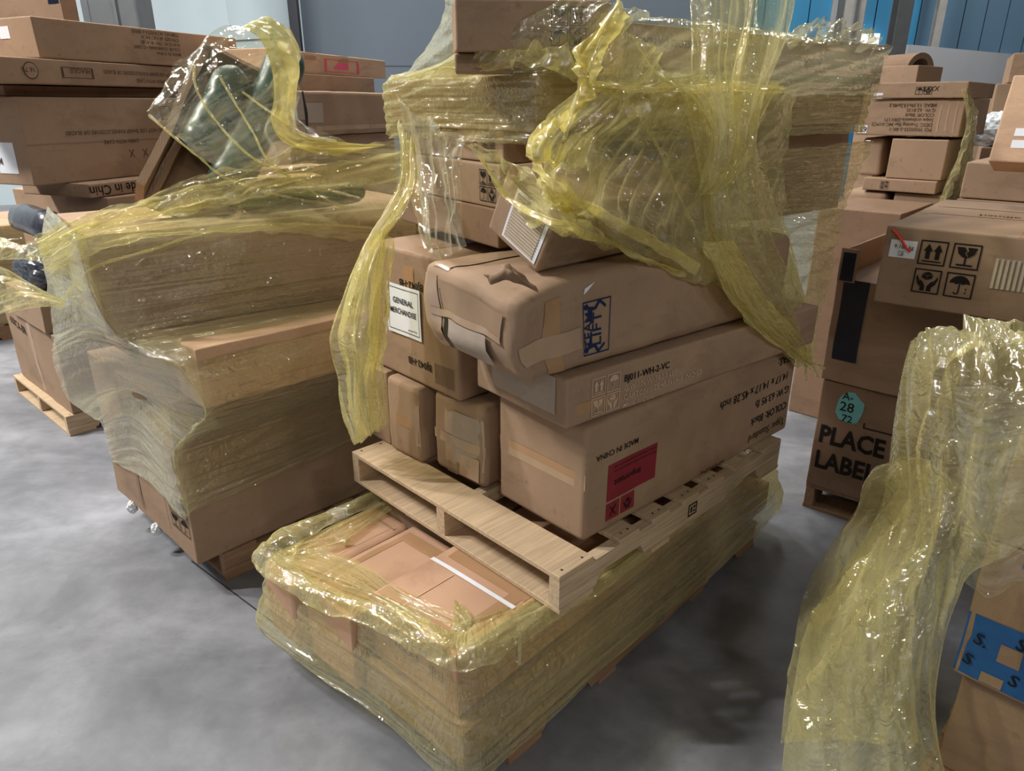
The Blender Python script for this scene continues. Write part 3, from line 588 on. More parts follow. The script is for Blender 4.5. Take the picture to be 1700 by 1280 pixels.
m1.polys('R', .62, .02, .085, fr(.06), 'pinklabel', 'pink_label', sx=.46); m1.polys('R', .72, .03, .06, [[(0, .2), (3.5, .2), (3.5, .9), (1.2, .9)]], 'pinklabel', 'pink_arrow')
# ================================================================== BACK-RIGHT STACK
RY = 47; RN = aty(1590, 231, 4.2)
def rr(s, t, z): q = RN + EL(RY) * s + EF(RY) * t; return Vector((q.x, q.y, z))
r0 = Carton('big base carton of the back-right stack', rr(.02, .0, .002), RY, .60, .5, 1.05, 'card_dark')
r1 = Carton('crumpled film-skinned carton low in the back-right stack', rr(-.02, .31, 1.056), RY, .24, .6, .20, 'card', r=.03, amp=.012, cell=.05)
r1b = Carton('plain lower carton under the thin strip carton', rr(0, .0, 1.056), RY, .27, .6, .20, 'card', amp=.004)
r2 = Carton('thin strip carton across the back-right stack', rr(-.03, .05, 1.262), RY, .40, .6, .072, 'card'); icons4(r2, 'F', .10, .012, .022)
r3 = Carton('upright brown carton above the thin strip carton', rr(0, .04, 1.337), RY, .30, .6, .222, 'card', amp=.004)
r3b = Carton('crushed narrow carton beside the upright brown carton', rr(.06, .40, 1.337), RY, .12, .5, .222, 'card', r=.02, amp=.012, cell=.05)
r4 = Carton('carton with shipping lines printed upside down and a 59 sticker', rr(0, 0, 1.575), RY, .56, .6, .20, 'card')
for i_, t_ in enumerate(('PO: YH20255-2-BK-1', 'DESC: Training Bar MC-01PCS', 'Snipe ordinance-2001171', 'COLOR: Black', 'G.W.: 62.8135', 'MEAS: 13.39x13.2x40.2')): r4.text('F', .42, .045 + i_ * .026, .026, t_, 180, 'ink_soft')
r4.strip('F', .02, .01, .07, .055, 'paper', 'number_sticker'); r4.text('F', .024, .016, .045, '59', 0, 'ink', off=.003)
for q in (.44, .48, .52): r4.strip('F', q, 0, q + .01, .2, 'tape_clear', 'tape_strip')
r5 = Carton('thin top carton with white tape tears and small symbols on the back-right stack', rr(-.02, 0, 1.778), RY, .50, .65, .085, 'card'); icons4(r5, 'F', .24, .02, .04, kinds=('umb', 'hands'), gap=.15); r5.text('F', .36, .062, .035, 'XXFT', 180, 'ink'); r5.strip('F', .02, .0, .07, .03, 'paper', 'white_tape'); r5.strip('F', .40, 0, .43, .085, 'tape_clear')
# behind: tube carton
tb = cpx('carton with an open round tube end before the white partition', 1520, 138, 40, .45, .5, y=6.4, vtop=108, amp=.003); tb.root.location.z -= .0
tbb = Carton('tall carton standing under the round tube carton', Vector((tb.root.location.x, tb.root.location.y, .002)), 40, .45, .5, tb.root.location.z - .006, 'card')
tc_ = tb.root.location + EL(40) * .28
def ring(name, c, n_, r0_, r1_, ln, mat, parent=None):
    n_ = Vector(n_).normalized(); a = n_.cross(Vector((0, 0, 1))).normalized(); b = a.cross(n_); vs, fs = [], []; k = 28
    for r_, d in ((r1_, 0), (r0_, 0), (r0_, ln), (r1_, ln)):
        for i in range(k): t = 2 * math.pi * i / k; vs.append(Vector(c) + (a * math.cos(t) + b * math.sin(t)) * r_ + n_ * d)
    for j in range(4):
        for i in range(k): fs.append((j * k + i, j * k + (i + 1) % k, ((j + 1) % 4) * k + (i + 1) % k, ((j + 1) % 4) * k + i))
    return mesh(name, vs, fs, mat, parent, False)
q = aty(1527, 118, 7.8); tag(ring('carpet_tube', q, (-.3, 1, 0), .115, .17, .5, 'card_dark'), 'round dark tube end standing behind the tube carton', 'tube')
tag(boxmesh('carton', (q.x - .2, q.y - .05, .002), (q.x + .25, q.y + .55, q.z - .175), 'card', None, .005), 'plain base carton under the round tube', 'box')
# right edge items
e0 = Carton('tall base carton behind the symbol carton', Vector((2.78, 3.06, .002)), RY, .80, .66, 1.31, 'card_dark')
e1 = cpx('wide brown carton with a torn edge behind the symbol carton', 1592, 327, RY, .85, .7, y=3.62, vtop=268, corner=1, amp=.004); e1.root.location.z = 1.316
ez = e1.root.location.z + e1.h
e2 = Carton('tan tilted carton with red print and two white stickers', e1.root.location + EF(RY) * .66 + EL(RY) * .06 + Vector((0, 0, .0)), RY, .55, .16, .33, 'card_light', amp=.003, tilt=Matrix.Rotation(math.radians(17), 3, 'Y'))
q2 = atz(1640, 268, ez + .05); e2.root.location = q2 - EF(RY) * .55
e2.strip('F', .06, .10, .12, .13, 'paper', 'white_sticker'); e2.strip('F', .06, .055, .12, .085, 'paper', 'white_sticker'); e2.text('F', .20, .25, .04, 'VENIC', -6, 'ink_red'); e2.text('F', .20, .21, .03, 'AIR 33', -6, 'ink_red')
for i_, (u_, v_, r_) in enumerate(((1632, 222, .11), (1652, 205, .09), (1655, 232, .08))):
    p = aty(u_ + 12, v_, 4.95); lump('plastic_bag', ('large clear plastic bag slumped beside the tan carton', 'small clear bag lying behind the large bag', 'white crumpled bag tucked under the tan carton')[i_], p, r_ * 1.5, r_, r_ * .75, 'bag', i_ * 7, .25, 'bag', 3.2)
eb = Carton('tall carton holding the plastic bags', aty(1640, 250, 4.9).xy.to_3d() + Vector((.25, -.45, .002)), RY, .5, .5, zrow(4.9, 244), 'card_dark')
e3 = cpx('upright carton far behind the tan tilted carton', 1672, 138, 60, .5, .8, y=5.4, vtop=88, corner=1, amp=.003); e4 = Carton('film-wrapped carton under the far upright carton', e3.root.location.xy.to_3d() + Vector((-.02, -.02, .002)), 60, .55, .9, e3.root.location.z - .006, 'card')
e5 = cpx('low brown carton with a tape band far behind the plastic bags', 1655, 186, 60, .8, .5, y=10.0, vtop=160, amp=.003); e6 = Carton('base carton under the taped far carton', e5.root.location.xy.to_3d() + Vector((0, 0, .002)), 60, .8, .5, e5.root.location.z - .006, 'card')
# ================================================================== ON TOP OF THE LEFT STACK
ax_a, ax_b = Vector((-1.33, 2.60, 1.485)), Vector((-1.20, 3.0, 1.925))
AX = (ax_b - ax_a).normalized(); SD = Vector((.80, .42, -.12)); SD = (SD - AX * SD.dot(AX)).normalized(); NR = SD.cross(AX).normalized()
if NR.z < 0: NR = -NR
def obox(name, o, dx, dy, dz, mat, parent=None, amp=.004):
    """oriented thin panel with a subdivided, slightly buckled surface"""
    nx, ny = 14, 6; vs, fs = [], []
    for k in (0, 1):
        for i in range(nx + 1):
            for j in range(ny + 1):
                pp = o + dx * (i / nx) + dy * (j / ny) + dz * k; vs.append(pp + noise.noise_vector(pp * 6) * amp * 2)
    n1_ = (nx + 1) * (ny + 1); I = lambda k, i, j: k * n1_ + i * (ny + 1) + j
    for i in range(nx):
        for j in range(ny): fs += [(I(0, i, j), I(0, i, j + 1), I(0, i + 1, j + 1), I(0, i + 1, j)), (I(1, i, j), I(1, i + 1, j), I(1, i + 1, j + 1), I(1, i, j + 1))]
    for i in range(nx): fs += [(I(0, i, 0), I(0, i + 1, 0), I(1, i + 1, 0), I(1, i, 0)), (I(0, i, ny), I(1, i, ny), I(1, i + 1, ny), I(0, i + 1, ny))]
    for j in range(ny): fs += [(I(0, 0, j), I(1, 0, j), I(1, 0, j + 1), I(0, 0, j + 1)), (I(0, nx, j), I(0, nx, j + 1), I(1, nx, j + 1), I(1, nx, j))]
    return mesh(name, vs, fs, mat, parent)
oc = empty('open_carton', (0, 0, 0), 0, 'open carton leaning steeply with green bundles inside', 'box')
obox('side_panel', ax_a, AX * .66, NR * -.13, SD * .03, 'card', oc); obox('inner_flap', ax_a + SD * .05 - NR * .06 + AX * .02, AX * .46, NR * -.10, SD * .02, 'card_dark', oc)
obox('bottom_panel', ax_a - NR * .16 + SD * .0, AX * .66, SD * .34, NR * .02, 'card_dark', oc); obox('far_panel', ax_a + SD * .33 - NR * .14, AX * .62, NR * .15, SD * .02, 'card', oc); obox('end_panel', ax_a + AX * .64 - NR * .14, SD * .34, NR * .17, AX * .015, 'card', oc)
def bundle(label, a, b, r, seed):
    a, b = Vector(a), Vector(b); n_ = 26; pts, rs = [], []
    for i in range(n_ + 1):
        t = i / n_; pts.append(a.lerp(b, t) + noise.noise_vector(Vector((seed, t * 3, 0))) * .012)
        e = min(t, 1 - t) / .16; rs.append(r * (math.sqrt(max(.02, 1 - (1 - min(1, e)) ** 2))) * (1 + .06 * noise.noise(Vector((seed, t * 6, 2)))))
    o = tube('green_bundle', pts, rs, 'green', None, 20)
    for v in o.data.vertices: v.co += noise.noise_vector(v.co * 22) * .005 + noise.noise_vector(v.co * 60) * .003
    tag(o, label, 'bundle'); return o
bundle('short green wrapped bundle with a rounded end in the leaning carton', ax_a + SD * .13 + AX * .20 + NR * .0, ax_a + SD * .145 + AX * .60 + NR * .03, .068, 1)
bundle('long green wrapped bundle arching over the edge of the leaning carton', ax_a + SD * .265 + AX * .10 + NR * -.02, ax_a + SD * .30 + AX * .80 + NR * .05, .078, 2)
bundle('dark green bundle lying lowest on the carton under the film', Vector((-1.02, 2.72, 1.395)), Vector((-.62, 3.08, 1.40)), .045, 3)
s1 = cpx('small carton slumped against the leaning carton beneath the film', 405, 338, 30, .16, .35, z=1.352, h=.10, amp=.006)
s2 = cpx('small end carton lying near the dark green bundle', 470, 325, 58, .14, .3, z=1.352, h=.12, amp=.006)

gp = aty(1330, 540, 4.0); Carton('added dark carton filling the shadowed gap behind the black-taped carton', Vector((gp.x, gp.y, .002)) - EF(RY) * .42, RY, .42, .6, 1.22, 'card_dark', amp=.006)  # added to darken the gap, its dark board stands for shade
# ================================================================== STRETCH FILM
def cr(p0, p1, p2, p3, t):
    t2, t3 = t * t, t * t * t
    return (p1 * 2 + (p2 - p0) * t + (p0 * 2 - p1 * 5 + p2 * 4 - p3) * t2 + (p1 * 3 - p0 - p2 * 3 + p3) * t3) * .5
def crl(pts, n):
    k = len(pts) - 1; out = []
    for i in range(n + 1):
        f = i / n * k; a = min(int(f), k - 1); t = f - a
        out.append(cr(pts[max(a - 1, 0)], pts[a], pts[a + 1], pts[min(a + 2, k)], t))
    return out
def sheet(name, net, nu, nv, mat, parent=None, folds=((.010, 1.5, 9, 0),), edge=.0, seed=0, warp=.0, lift=0, swap=False):
    """film sheet through a net of points: rows run along the first index, columns along u; folds = (height, freq along u, freq along v, turn)"""
    rows = [crl([Vector(p) for p in r], nu) for r in net]
    cols = [crl([r[i] for r in rows], nv) for i in range(nu + 1)]
    G = [[cols[i][j] for j in range(nv + 1)] for i in range(nu + 1)]
    lu = sum((G[i + 1][nv // 2] - G[i][nv // 2]).length for i in range(nu)); lv = sum((G[nu // 2][j + 1] - G[nu // 2][j]).length for j in range(nv))
    vs, uvs = [], []
    for i in range(nu + 1):
        for j in range(nv + 1):
            du = G[min(i + 1, nu)][j] - G[max(i - 1, 0)][j]; dv = G[i][min(j + 1, nv)] - G[i][max(j - 1, 0)]
            n = du.cross(dv)
            n = n.normalized() if n.length > 1e-12 else Vector((0, 0, 1))
            if n.y > 0: n = -n
            u, v = i / nu * lu, j / nv * lv; d = lift; p = G[i][j]
            for q, (am, fu, fv, tn) in enumerate(folds):
                c, s = math.cos(tn), math.sin(tn); a, b = u * c - v * s, u * s + v * c
                x = noise.noise(Vector((a * fu, b * fv, seed + q * 7.3))) + .45 * noise.noise(Vector((a * fu * 2.1, b * fv * 2.3, seed + q * 3.1)))
                d += am * (1 - 2.6 * abs(x)) if q % 2 == 0 else am * 2 * x
            if swap: d *= min(1, min(i, nu - i) / nu / .12)
            if edge:
                e = min(i, nu - i) / nu, min(j, nv - j) / nv
                if e[1] < .06: p = p + noise.noise_vector(Vector((u * 14, v * 14, seed))) * edge * (1 - e[1] / .06)
            if warp: p = p + noise.noise_vector(Vector((u * 4, v * 4, seed + 2))) * warp
            vs.append(p + n * d); uvs.append((v + seed, u) if swap else (u + seed, v))
    W_ = nv + 1
    fs = [(i * W_ + j, (i + 1) * W_ + j, (i + 1) * W_ + j + 1, i * W_ + j + 1) for i in range(nu) for j in range(nv)]
    return mesh(name, vs, fs, mat, parent, True, uvs)
def strand(name, pts, r, mat='film_loose', parent=None, n=60, seed=0, flat=1.0):
    P = crl([Vector(p) for p in pts], n); rs = [r * (1 + .5 * noise.noise(Vector((i * .35, seed, 1)))) for i in range(n + 1)]
    rs[0] *= .4; rs[-1] *= .3
    o = tube(name, P, rs, mat, parent, 8); me = o.data; ul = me.uv_layers.new(name='UVMap')
    for lp in me.loops: ul.data[lp.index].uv = ((lp.vertex_index // 8) * .03, (lp.vertex_index % 8) * .006)
    for v in me.vertices: v.co += noise.noise_vector(v.co * 40) * r * .35
    return o
def filmthing(label): return empty('stretch_film', (0, 0, 0), 0, label, 'plastic film')
# ---- low load
F1 = filmthing('yellow stretch film wound around the low load below the pine pallet')
def fz(t): return .455 - .062 * max(0, min(1, (t - .3) / .4))
path = [(1.80, .88), (1.2, .87), (.6, .86), (.15, .86), (-.06, .865), (-.135, .845), (-.15, .78), (-.13, .55), (-.10, .30), (-.085, .06), (-.078, -.045), (-.05, -.088), (.05, -.092), (.35, -.095), (.8, -.10), (1.3, -.10), (1.72, -.10), (1.82, -.08), (1.84, .1), (1.84, .5)]
def inset(s, t, d):
    cs, ct = .86, .38
    a = max(0, min(1, 1)); x = s - (d if s > 1.6 else (-d if s < .0 else 0)); y = t - (d if t > .8 else (-d if t < -.03 else 0)); return x, y
net = []
for zi, (dz, ins, sp) in enumerate(((.085, .0, 0), (.16, .0, 0), (.26, .022, 0), (.35, .045, 0), (None, .058, -.012), (None, .075, .008), (None, .13, .006), (None, .17, .004))):
    row = []
    for k, (s, t) in enumerate(path):
        x, y = inset(s, t, ins + (.03 * math.sin(k * 2.1) if zi > 5 else 0))
        z = (dz + (.03 * (t > .2) if zi == 0 else 0)) if dz else fz(t) + sp + (.010 if s > .2 and zi == 7 else 0)
        if s > .22 and t < 0: z = min(z, .452 - .004 * zi * 0)
        if s > .22 and ins > .08: x, y = inset(s, t, .078); z = min(z, .448)
        row.append(ll(x, y, z))
    net.append(row)
sheet('film_sheet', net, 300, 70, 'film', F1, ((.008, .8, 13, .12), (.003, 2, 30, .14)), seed=1)
top = [[ll(.42, .80, .392), ll(.20, .80, .40), ll(.0, .77, .405), ll(-.06, .66, .405), ll(-.04, .45, .405), ll(-.01, .25, .465), ll(.0, .09, .475), ll(.05, .03, .47), ll(.20, .01, .462), ll(.45, -.06, .448), ll(.9, -.07, .446), ll(1.4, -.07, .446)],
       [ll(.42, .85, .42), ll(.18, .855, .425), ll(-.06, .845, .43), ll(-.12, .70, .43), ll(-.09, .45, .435), ll(-.05, .22, .475), ll(-.045, .04, .485), ll(-.01, -.035, .478), ll(.20, -.06, .462), ll(.45, -.09, .450), ll(.9, -.10, .449), ll(1.4, -.10, .449)],
       [ll(.42, .875, .39), ll(.18, .875, .385), ll(-.09, .875, .385), ll(-.15, .72, .385), ll(-.125, .45, .395), ll(-.085, .22, .435), ll(-.075, .02, .442), ll(-.02, -.07, .44), ll(.20, -.09, .43), ll(.45, -.105, .42), ll(.9, -.112, .425), ll(1.4, -.112, .43)]]
sheet('rolled_film_edge', top, 200, 26, 'film_loose', F1, ((.007, 3, 18, .15), (.003, 14, 30, .2)), edge=.012, seed=2)
# ---- high stack: bands round the wide carton
F2 = filmthing('yellow stretch film pulled tight around the wide carton and top cartons')
BO = Vector((.06, 1.95, 0))
def bb(s, t, z, o=0): return BO + EL(36) * s + EF(36) * t + Vector((0, 0, z))
ztop = 1.82
rows = []
for z, d in ((ztop + .012, -.10), (ztop + .02, -.01), (ztop - .02, .022), (1.74, .022), (1.69, .02), (1.645, .012)):
    rows.append([bb(.55, .80 + d, z), bb(.15, .80 + d, z), bb(0 - d * .7, .80 + d * .7, z - .01), bb(-d, .60, z), bb(-d, .35, z), bb(-d, .15, z), bb(-d * .7, -d * .7, z), bb(.10, -d, z), bb(.40, -d, z), bb(.80, -d, z), bb(1.2, -d, z), bb(1.5, -d, z), bb(1.55 + d * .7, .02, z), bb(1.56 + d, .3, z)])
sheet('film_sheet', rows, 260, 44, 'film', F2, ((.007, 1.6, 26, .10), (.003, 5, 50, .2)), seed=3)
# right-hand face below: tapers inward towards the pallet
RP = -EF(36)
def rp(u, v, o=.03): return onplane(u, v, BO + RP * o, RP)
net = [[rp(1010, 285, .05), rp(1120, 262, .04), rp(1250, 250, .03), rp(1380, 240, .03), rp(1448, 232, .02)],
       [rp(1030, 330, .06), rp(1130, 320, .05), rp(1250, 310, .04), rp(1360, 300, .03), rp(1420, 298, .02)],
       [rp(1080, 370, .07), rp(1160, 370, .06), rp(1260, 365, .05), rp(1345, 358, .04), rp(1396, 368, .03)],
       [rp(1160, 430, .07), rp(1220, 440, .06), rp(1280, 435, .05), rp(1340, 430, .05), rp(1382, 440, .04)],
       [rp(1230, 500, .08), rp(1270, 510, .06), rp(1310, 500, .05), rp(1340, 500, .05), rp(1362, 505, .05)],
       [rp(1310, 580, .08), rp(1320, 585, .07), rp(1335, 590, .06), rp(1345, 580, .06), rp(1352, 560, .06)]]
sheet('film_sheet', net, 110, 90, 'film', F2, ((.010, 1.6, 13, .35), (.003, 8, 30, .4)), edge=.012, seed=4)
# round the top cartons
def fy(u, v, y): return aty(u, v, y)
net = [[fy(735, -22, 2.35), fy(775, -25, 2.05), fy(860, -12, 1.99), fy(950, -4, 1.97), fy(1006, 5, 1.95), fy(1060, 22, 2.06), fy(1180, 40, 2.22), fy(1330, 58, 2.45), fy(1478, 80, 2.88)],
       [fy(742, 10, 2.4), fy(772, 12, 2.0), fy(860, 20, 1.95), fy(950, 26, 1.93), fy(1008, 30, 1.93), fy(1064, 40, 2.02), fy(1180, 58, 2.17), fy(1330, 78, 2.40), fy(1474, 96, 2.84)],
       [fy(722, 60, 2.4), fy(765, 60, 2.02), fy(860, 62, 1.94), fy(945, 68, 1.93), fy(1000, 72, 1.94), fy(1060, 80, 2.02), fy(1180, 98, 2.17), fy(1330, 112, 2.40), fy(1466, 122, 2.84)],
       [fy(690, 105, 2.45), fy(750, 100, 2.1), fy(850, 100, 1.96), fy(940, 104, 1.95), fy(985, 112, 1.97), fy(1056, 118, 2.04), fy(1180, 130, 2.19), fy(1330, 142, 2.42), fy(1455, 148, 2.82)],
       [fy(658, 140, 2.52), fy(735, 126, 2.22), fy(845, 114, 1.98), fy(930, 120, 1.95), fy(975, 132, 1.98), fy(1050, 138, 2.06), fy(1180, 146, 2.21), fy(1330, 156, 2.44), fy(1462, 162, 2.83)]]
sheet('film_sheet', net, 200, 60, 'film_mid', F2, ((.008, 1.2, 16, .35), (.003, 4, 30, .3)), edge=.02, seed=5)
net = [[fy(1310, 66, 2.42), fy(1360, 50, 2.52), fy(1400, 48, 2.6), fy(1440, 62, 2.7)], [fy(1300, 74, 2.36), fy(1350, 62, 2.46), fy(1400, 58, 2.55), fy(1450, 72, 2.66)], [fy(1310, 84, 2.34), fy(1350, 80, 2.42), fy(1400, 80, 2.5), fy(1455, 84, 2.62)]]
sheet('crumpled_bag', net, 60, 26, 'film_clear', F2, ((.03, 9, 14, .5), (.012, 22, 22, .2)), seed=6)
net = [[fy(770, 84, 1.97), fy(800, 72, 1.95), fy(860, 84, 1.93), fy(900, 76, 1.92), fy(950, 92, 1.93)], [fy(690, 118, 2.30), fy(780, 112, 2.02), fy(850, 104, 1.93), fy(905, 92, 1.90), fy(965, 118, 1.92)], [fy(660, 132, 2.45), fy(760, 124, 2.05), fy(840, 116, 1.94), fy(890, 108, 1.90), fy(970, 140, 1.93)]]
sheet('gathered_edge', net, 120, 24, 'film_loose', F2, ((.022, 6, 12, .4), (.007, 18, 24, .2)), edge=.02, seed=7)
# hanging veil before the small cartons
net = [[fy(660, 150, 2.50), fy(700, 190, 2.2), fy(745, 215, 2.02), fy(775, 236, 1.93)], [fy(672, 230, 2.46), fy(705, 250, 2.2), fy(740, 258, 2.03), fy(768, 262, 1.93)], [fy(678, 300, 2.3), fy(708, 310, 2.12), fy(738, 310, 1.98), fy(766, 320, 1.92)], [fy(690, 360, 2.16), fy(712, 366, 2.06), fy(740, 370, 1.96), fy(768, 378, 1.90)], [fy(712, 412, 2.05), fy(722, 424, 2.0), fy(738, 432, 1.94), fy(776, 412, 1.88)]]
sheet('hanging_veil', net, 70, 90, 'film_clear', F2, ((.018, 10, 2.5, .15), (.006, 16, 12, .3)), edge=.02, seed=8, swap=True)
# gathered tail down the left side
net = [[fy(662, 200, 2.46), fy(672, 220, 2.44), fy(684, 235, 2.42), fy(690, 240, 2.40)], [fy(664, 290, 2.30), fy(676, 300, 2.27), fy(686, 300, 2.24), fy(692, 305, 2.22)], [fy(640, 350, 2.2), fy(652, 355, 2.15), fy(664, 355, 2.13), fy(672, 352, 2.12)], [fy(612, 395, 2.17), fy(624, 398, 2.11), fy(634, 400, 2.10), fy(640, 400, 2.10)], [fy(584, 460, 2.18), fy(600, 460, 2.06), fy(618, 465, 2.05), fy(632, 480, 2.12)], [fy(552, 540, 2.2), fy(580, 540, 2.02), fy(610, 540, 2.0), fy(630, 540, 2.10)], [fy(548, 575, 2.2), fy(580, 580, 2.02), fy(612, 580, 2.0), fy(628, 575, 2.10)], [fy(562, 625, 2.22), fy(585, 625, 2.08), fy(606, 622, 2.06), fy(622, 615, 2.12)], [fy(572, 680, 2.22), fy(588, 690, 2.10), fy(610, 688, 2.06), fy(630, 670, 2.1)], [fy(590, 735, 2.20), fy(600, 735, 2.12), fy(612, 725, 2.08), fy(637, 712, 2.08)]]
sheet('hanging_tail', net, 60, 190, 'film_loose', F2, ((.016, 16, 1.0, .04), (.004, 22, 6, .2)), edge=.01, seed=9, swap=True)
sheet('hanging_tail', [[p + Vector((.015, .05, 0)) for p in r] for r in net[3:]], 40, 120, 'film_loose', F2, ((.018, 12, 1.2, -.1), (.004, 18, 9, .3)), edge=.01, seed=19, swap=True)
# ---- the big loose drape
F3 = filmthing('big torn sheet of yellow film hanging off the high stack')
def dp(u, v, o=.10):
    a = onplane(u, v, BO + RP * o, RP); b = onplane(u, v, BO - EL(36) * o, -EL(36))
    return a if a.y < b.y or u > 940 else b
net = [[dp(1012, 16, .12), dp(1040, 40, .10), dp(1075, 72, .09), dp(1120, 112, .09), dp(1180, 140, .08), dp(1260, 142, .07), dp(1320, 150, .06)],
       [dp(966, 98, .13), dp(1000, 122, .14), dp(1050, 142, .12), dp(1110, 160, .13), dp(1170, 180, .12), dp(1240, 190, .10), dp(1312, 210, .06)],
       [dp(962, 142, .15), dp(985, 168, .17), dp(1040, 190, .17), dp(1100, 210, .17), dp(1160, 230, .15), dp(1225, 240, .13), dp(1290, 262, .07)],
       [dp(896, 208, .16), dp(945, 230, .20), dp(1010, 245, .20), dp(1090, 262, .20), dp(1160, 285, .18), dp(1220, 300, .16), dp(1290, 320, .08)],
       [dp(892, 262, .17), dp(935, 290, .22), dp(1000, 310, .23), dp(1080, 325, .22), dp(1160, 345, .20), dp(1225, 365, .17), dp(1300, 380, .09)],
       [dp(905, 318, .18), dp(950, 345, .23), dp(1020, 370, .24), dp(1090, 385, .22), dp(1170, 400, .20), dp(1240, 430, .17), dp(1318, 450, .10)],
       [dp(930, 360, .17), dp(985, 390, .22), dp(1050, 412, .22), dp(1120, 440, .21), dp(1190, 458, .20), dp(1255, 505, .17), dp(1335, 515, .11)],
       [dp(955, 382, .15), dp(1020, 408, .18), dp(1085, 438, .19), dp(1130, 458, .19), dp(1195, 476, .19), dp(1280, 575, .16), dp(1345, 595, .12)]]
sheet('draped_sheet', net, 170, 190, 'film_loose', F3, ((.026, 1.6, 7.0, .85), (.005, 7, 9, .4), (.006, 4, 26, .95)), edge=.015, seed=11)
net = [[dp(772, 236, .03), dp(800, 246, .05), dp(840, 262, .07), dp(890, 282, .14), dp(905, 300, .17)], [dp(800, 268, .05), dp(830, 285, .08), dp(865, 300, .11), dp(905, 318, .16), dp(930, 340, .20)], [dp(830, 318, .08), dp(858, 330, .11), dp(890, 342, .14), dp(930, 360, .18), dp(970, 380, .21)], [dp(846, 338, .10), dp(880, 362, .13), dp(920, 378, .15), dp(960, 390, .17), dp(1010, 404, .19)]]
sheet('draped_sheet', net, 90, 60, 'film_loose', F3, ((.018, 4, 9, .5), (.008, 12, 12, .2)), edge=.015, seed=12)
# diagonal fall towards the pallet edge
net = [[dp(1130, 150, .13), dp(1190, 165, .15), dp(1250, 150, .14), dp(1300, 130, .10)], [dp(1150, 230, .2), dp(1195, 240, .22), dp(1230, 235, .20), dp(1255, 220, .15)], [dp(1165, 320, .22), dp(1195, 330, .24), dp(1235, 310, .22), dp(1275, 300, .15)], [dp(1175, 400, .23), dp(1215, 420, .25), dp(1265, 410, .22), dp(1305, 400, .14)], [dp(1200, 480, .23), dp(1250, 500, .25), dp(1300, 495, .21), dp(1335, 490, .14)], [dp(1250, 540, .20), dp(1290, 555, .21), dp(1325, 560, .19), dp(1344, 550, .15)], [dp(1318, 600, .17), dp(1328, 606, .17), dp(1336, 608, .16), dp(1345, 604, .15)]]
sheet('draped_sheet', net, 70, 170, 'film_loose', F3, ((.018, 14, .8, .04), (.004, 22, 5, .2)), edge=.012, seed=13, swap=True)
for k_, e_ in enumerate(((1370, 612), (1358, 626), (1338, 632))): strand('frayed_end', [dp(1334, 600, .17), dp((1334 + e_[0]) / 2, 604, .17), dp(e_[0], e_[1], .17)], .006, parent=F3, n=20, seed=k_)
for net, sd in (([[dp(800, 262, .08), dp(850, 330, .13), dp(930, 366, .2), dp(1010, 398, .24), dp(1080, 428, .23), dp(1130, 450, .22)], [dp(795, 256, .08), dp(842, 336, .13), dp(932, 380, .2), dp(1015, 408, .23), dp(1082, 440, .22), dp(1135, 460, .22)]], 71),
                ([[dp(890, 268, .2), dp(930, 300, .24), dp(985, 340, .26), dp(1040, 370, .26), dp(1100, 400, .25), dp(1160, 440, .24)], [dp(888, 280, .2), dp(925, 318, .24), dp(980, 356, .26), dp(1035, 390, .26), dp(1095, 420, .25), dp(1150, 458, .24)]], 72),
                ([[dp(965, 132, .19), dp(1040, 138, .17), dp(1120, 140, .16), dp(1210, 138, .15), dp(1300, 144, .12)], [dp(965, 146, .20), dp(1040, 154, .18), dp(1120, 155, .17), dp(1210, 154, .16), dp(1300, 156, .12)]], 73),
                ([[dp(1165, 400, .26), dp(1200, 480, .26), dp(1245, 540, .24), dp(1310, 590, .2), dp(1338, 606, .18)], [dp(1190, 400, .27), dp(1230, 480, .27), dp(1275, 535, .25), dp(1322, 580, .2), dp(1342, 602, .18)], [dp(1215, 400, .26), dp(1262, 480, .26), dp(1305, 530, .24), dp(1335, 570, .2), dp(1346, 598, .18)]], 74)):
    sheet('rolled_film_edge', net, 90, 16 if sd != 74 else 40, 'film_dense', F3, ((.008, 3, 20, .1), (.004, 10, 26, .2)), edge=.01, seed=sd)
# streamer rising out of frame
net = [[dp(1140, -60, .10), dp(1185, -70, .14), dp(1235, -70, .10), dp(1285, -60, .14), dp(1322, -40, .10)], [dp(1146, 10, .14), dp(1190, 5, .18), dp(1235, 10, .14), dp(1280, 10, .18), dp(1316, 18, .12)], [dp(1148, 70, .17), dp(1185, 75, .20), dp(1225, 75, .17), dp(1265, 78, .20), dp(1296, 90, .14)], [dp(1150, 130, .2), dp(1180, 135, .23), dp(1212, 140, .2), dp(1245, 145, .22), dp(1268, 150, .16)], [dp(1180, 210, .22), dp(1196, 220, .24), dp(1212, 225, .23), dp(1232, 225, .23), dp(1246, 215, .18)], [dp(1165, 290, .25), dp(1185, 290, .26), dp(1205, 280, .26), dp(1225, 265, .25), dp(1240, 250, .2)], [dp(1152, 330, .25), dp(1165, 325, .26), dp(1175, 318, .26), dp(1190, 305, .25), dp(1205, 290, .22)]]
sheet('streamer', net, 110, 150, 'film_loose', F3, ((.022, 16, .8, .03), (.006, 30, 4, .1)), edge=.0, seed=14, swap=True)
net = [[dp(1036, -10, .15), dp(1024, 14, .16), dp(1040, 30, .14)], [dp(1000, 40, .16), dp(985, 66, .18), dp(1012, 66, .16)], [dp(965, 78, .16), dp(966, 100, .19), dp(998, 104, .17)], [dp(960, 128, .17), dp(968, 134, .19), dp(988, 136, .18)], [dp(950, 168, .17), dp(960, 178, .2), dp(975, 172, .19)], [dp(890, 215, .17), dp(902, 226, .2), dp(925, 215, .2)], [dp(884, 262, .18), dp(896, 268, .2), dp(914, 262, .2)]]
sheet('gathered_band', net, 30, 130, 'film_dense', F3, ((.016, 22, 4, .1), (.006, 26, 18, .3)), edge=.0, seed=15, swap=True)
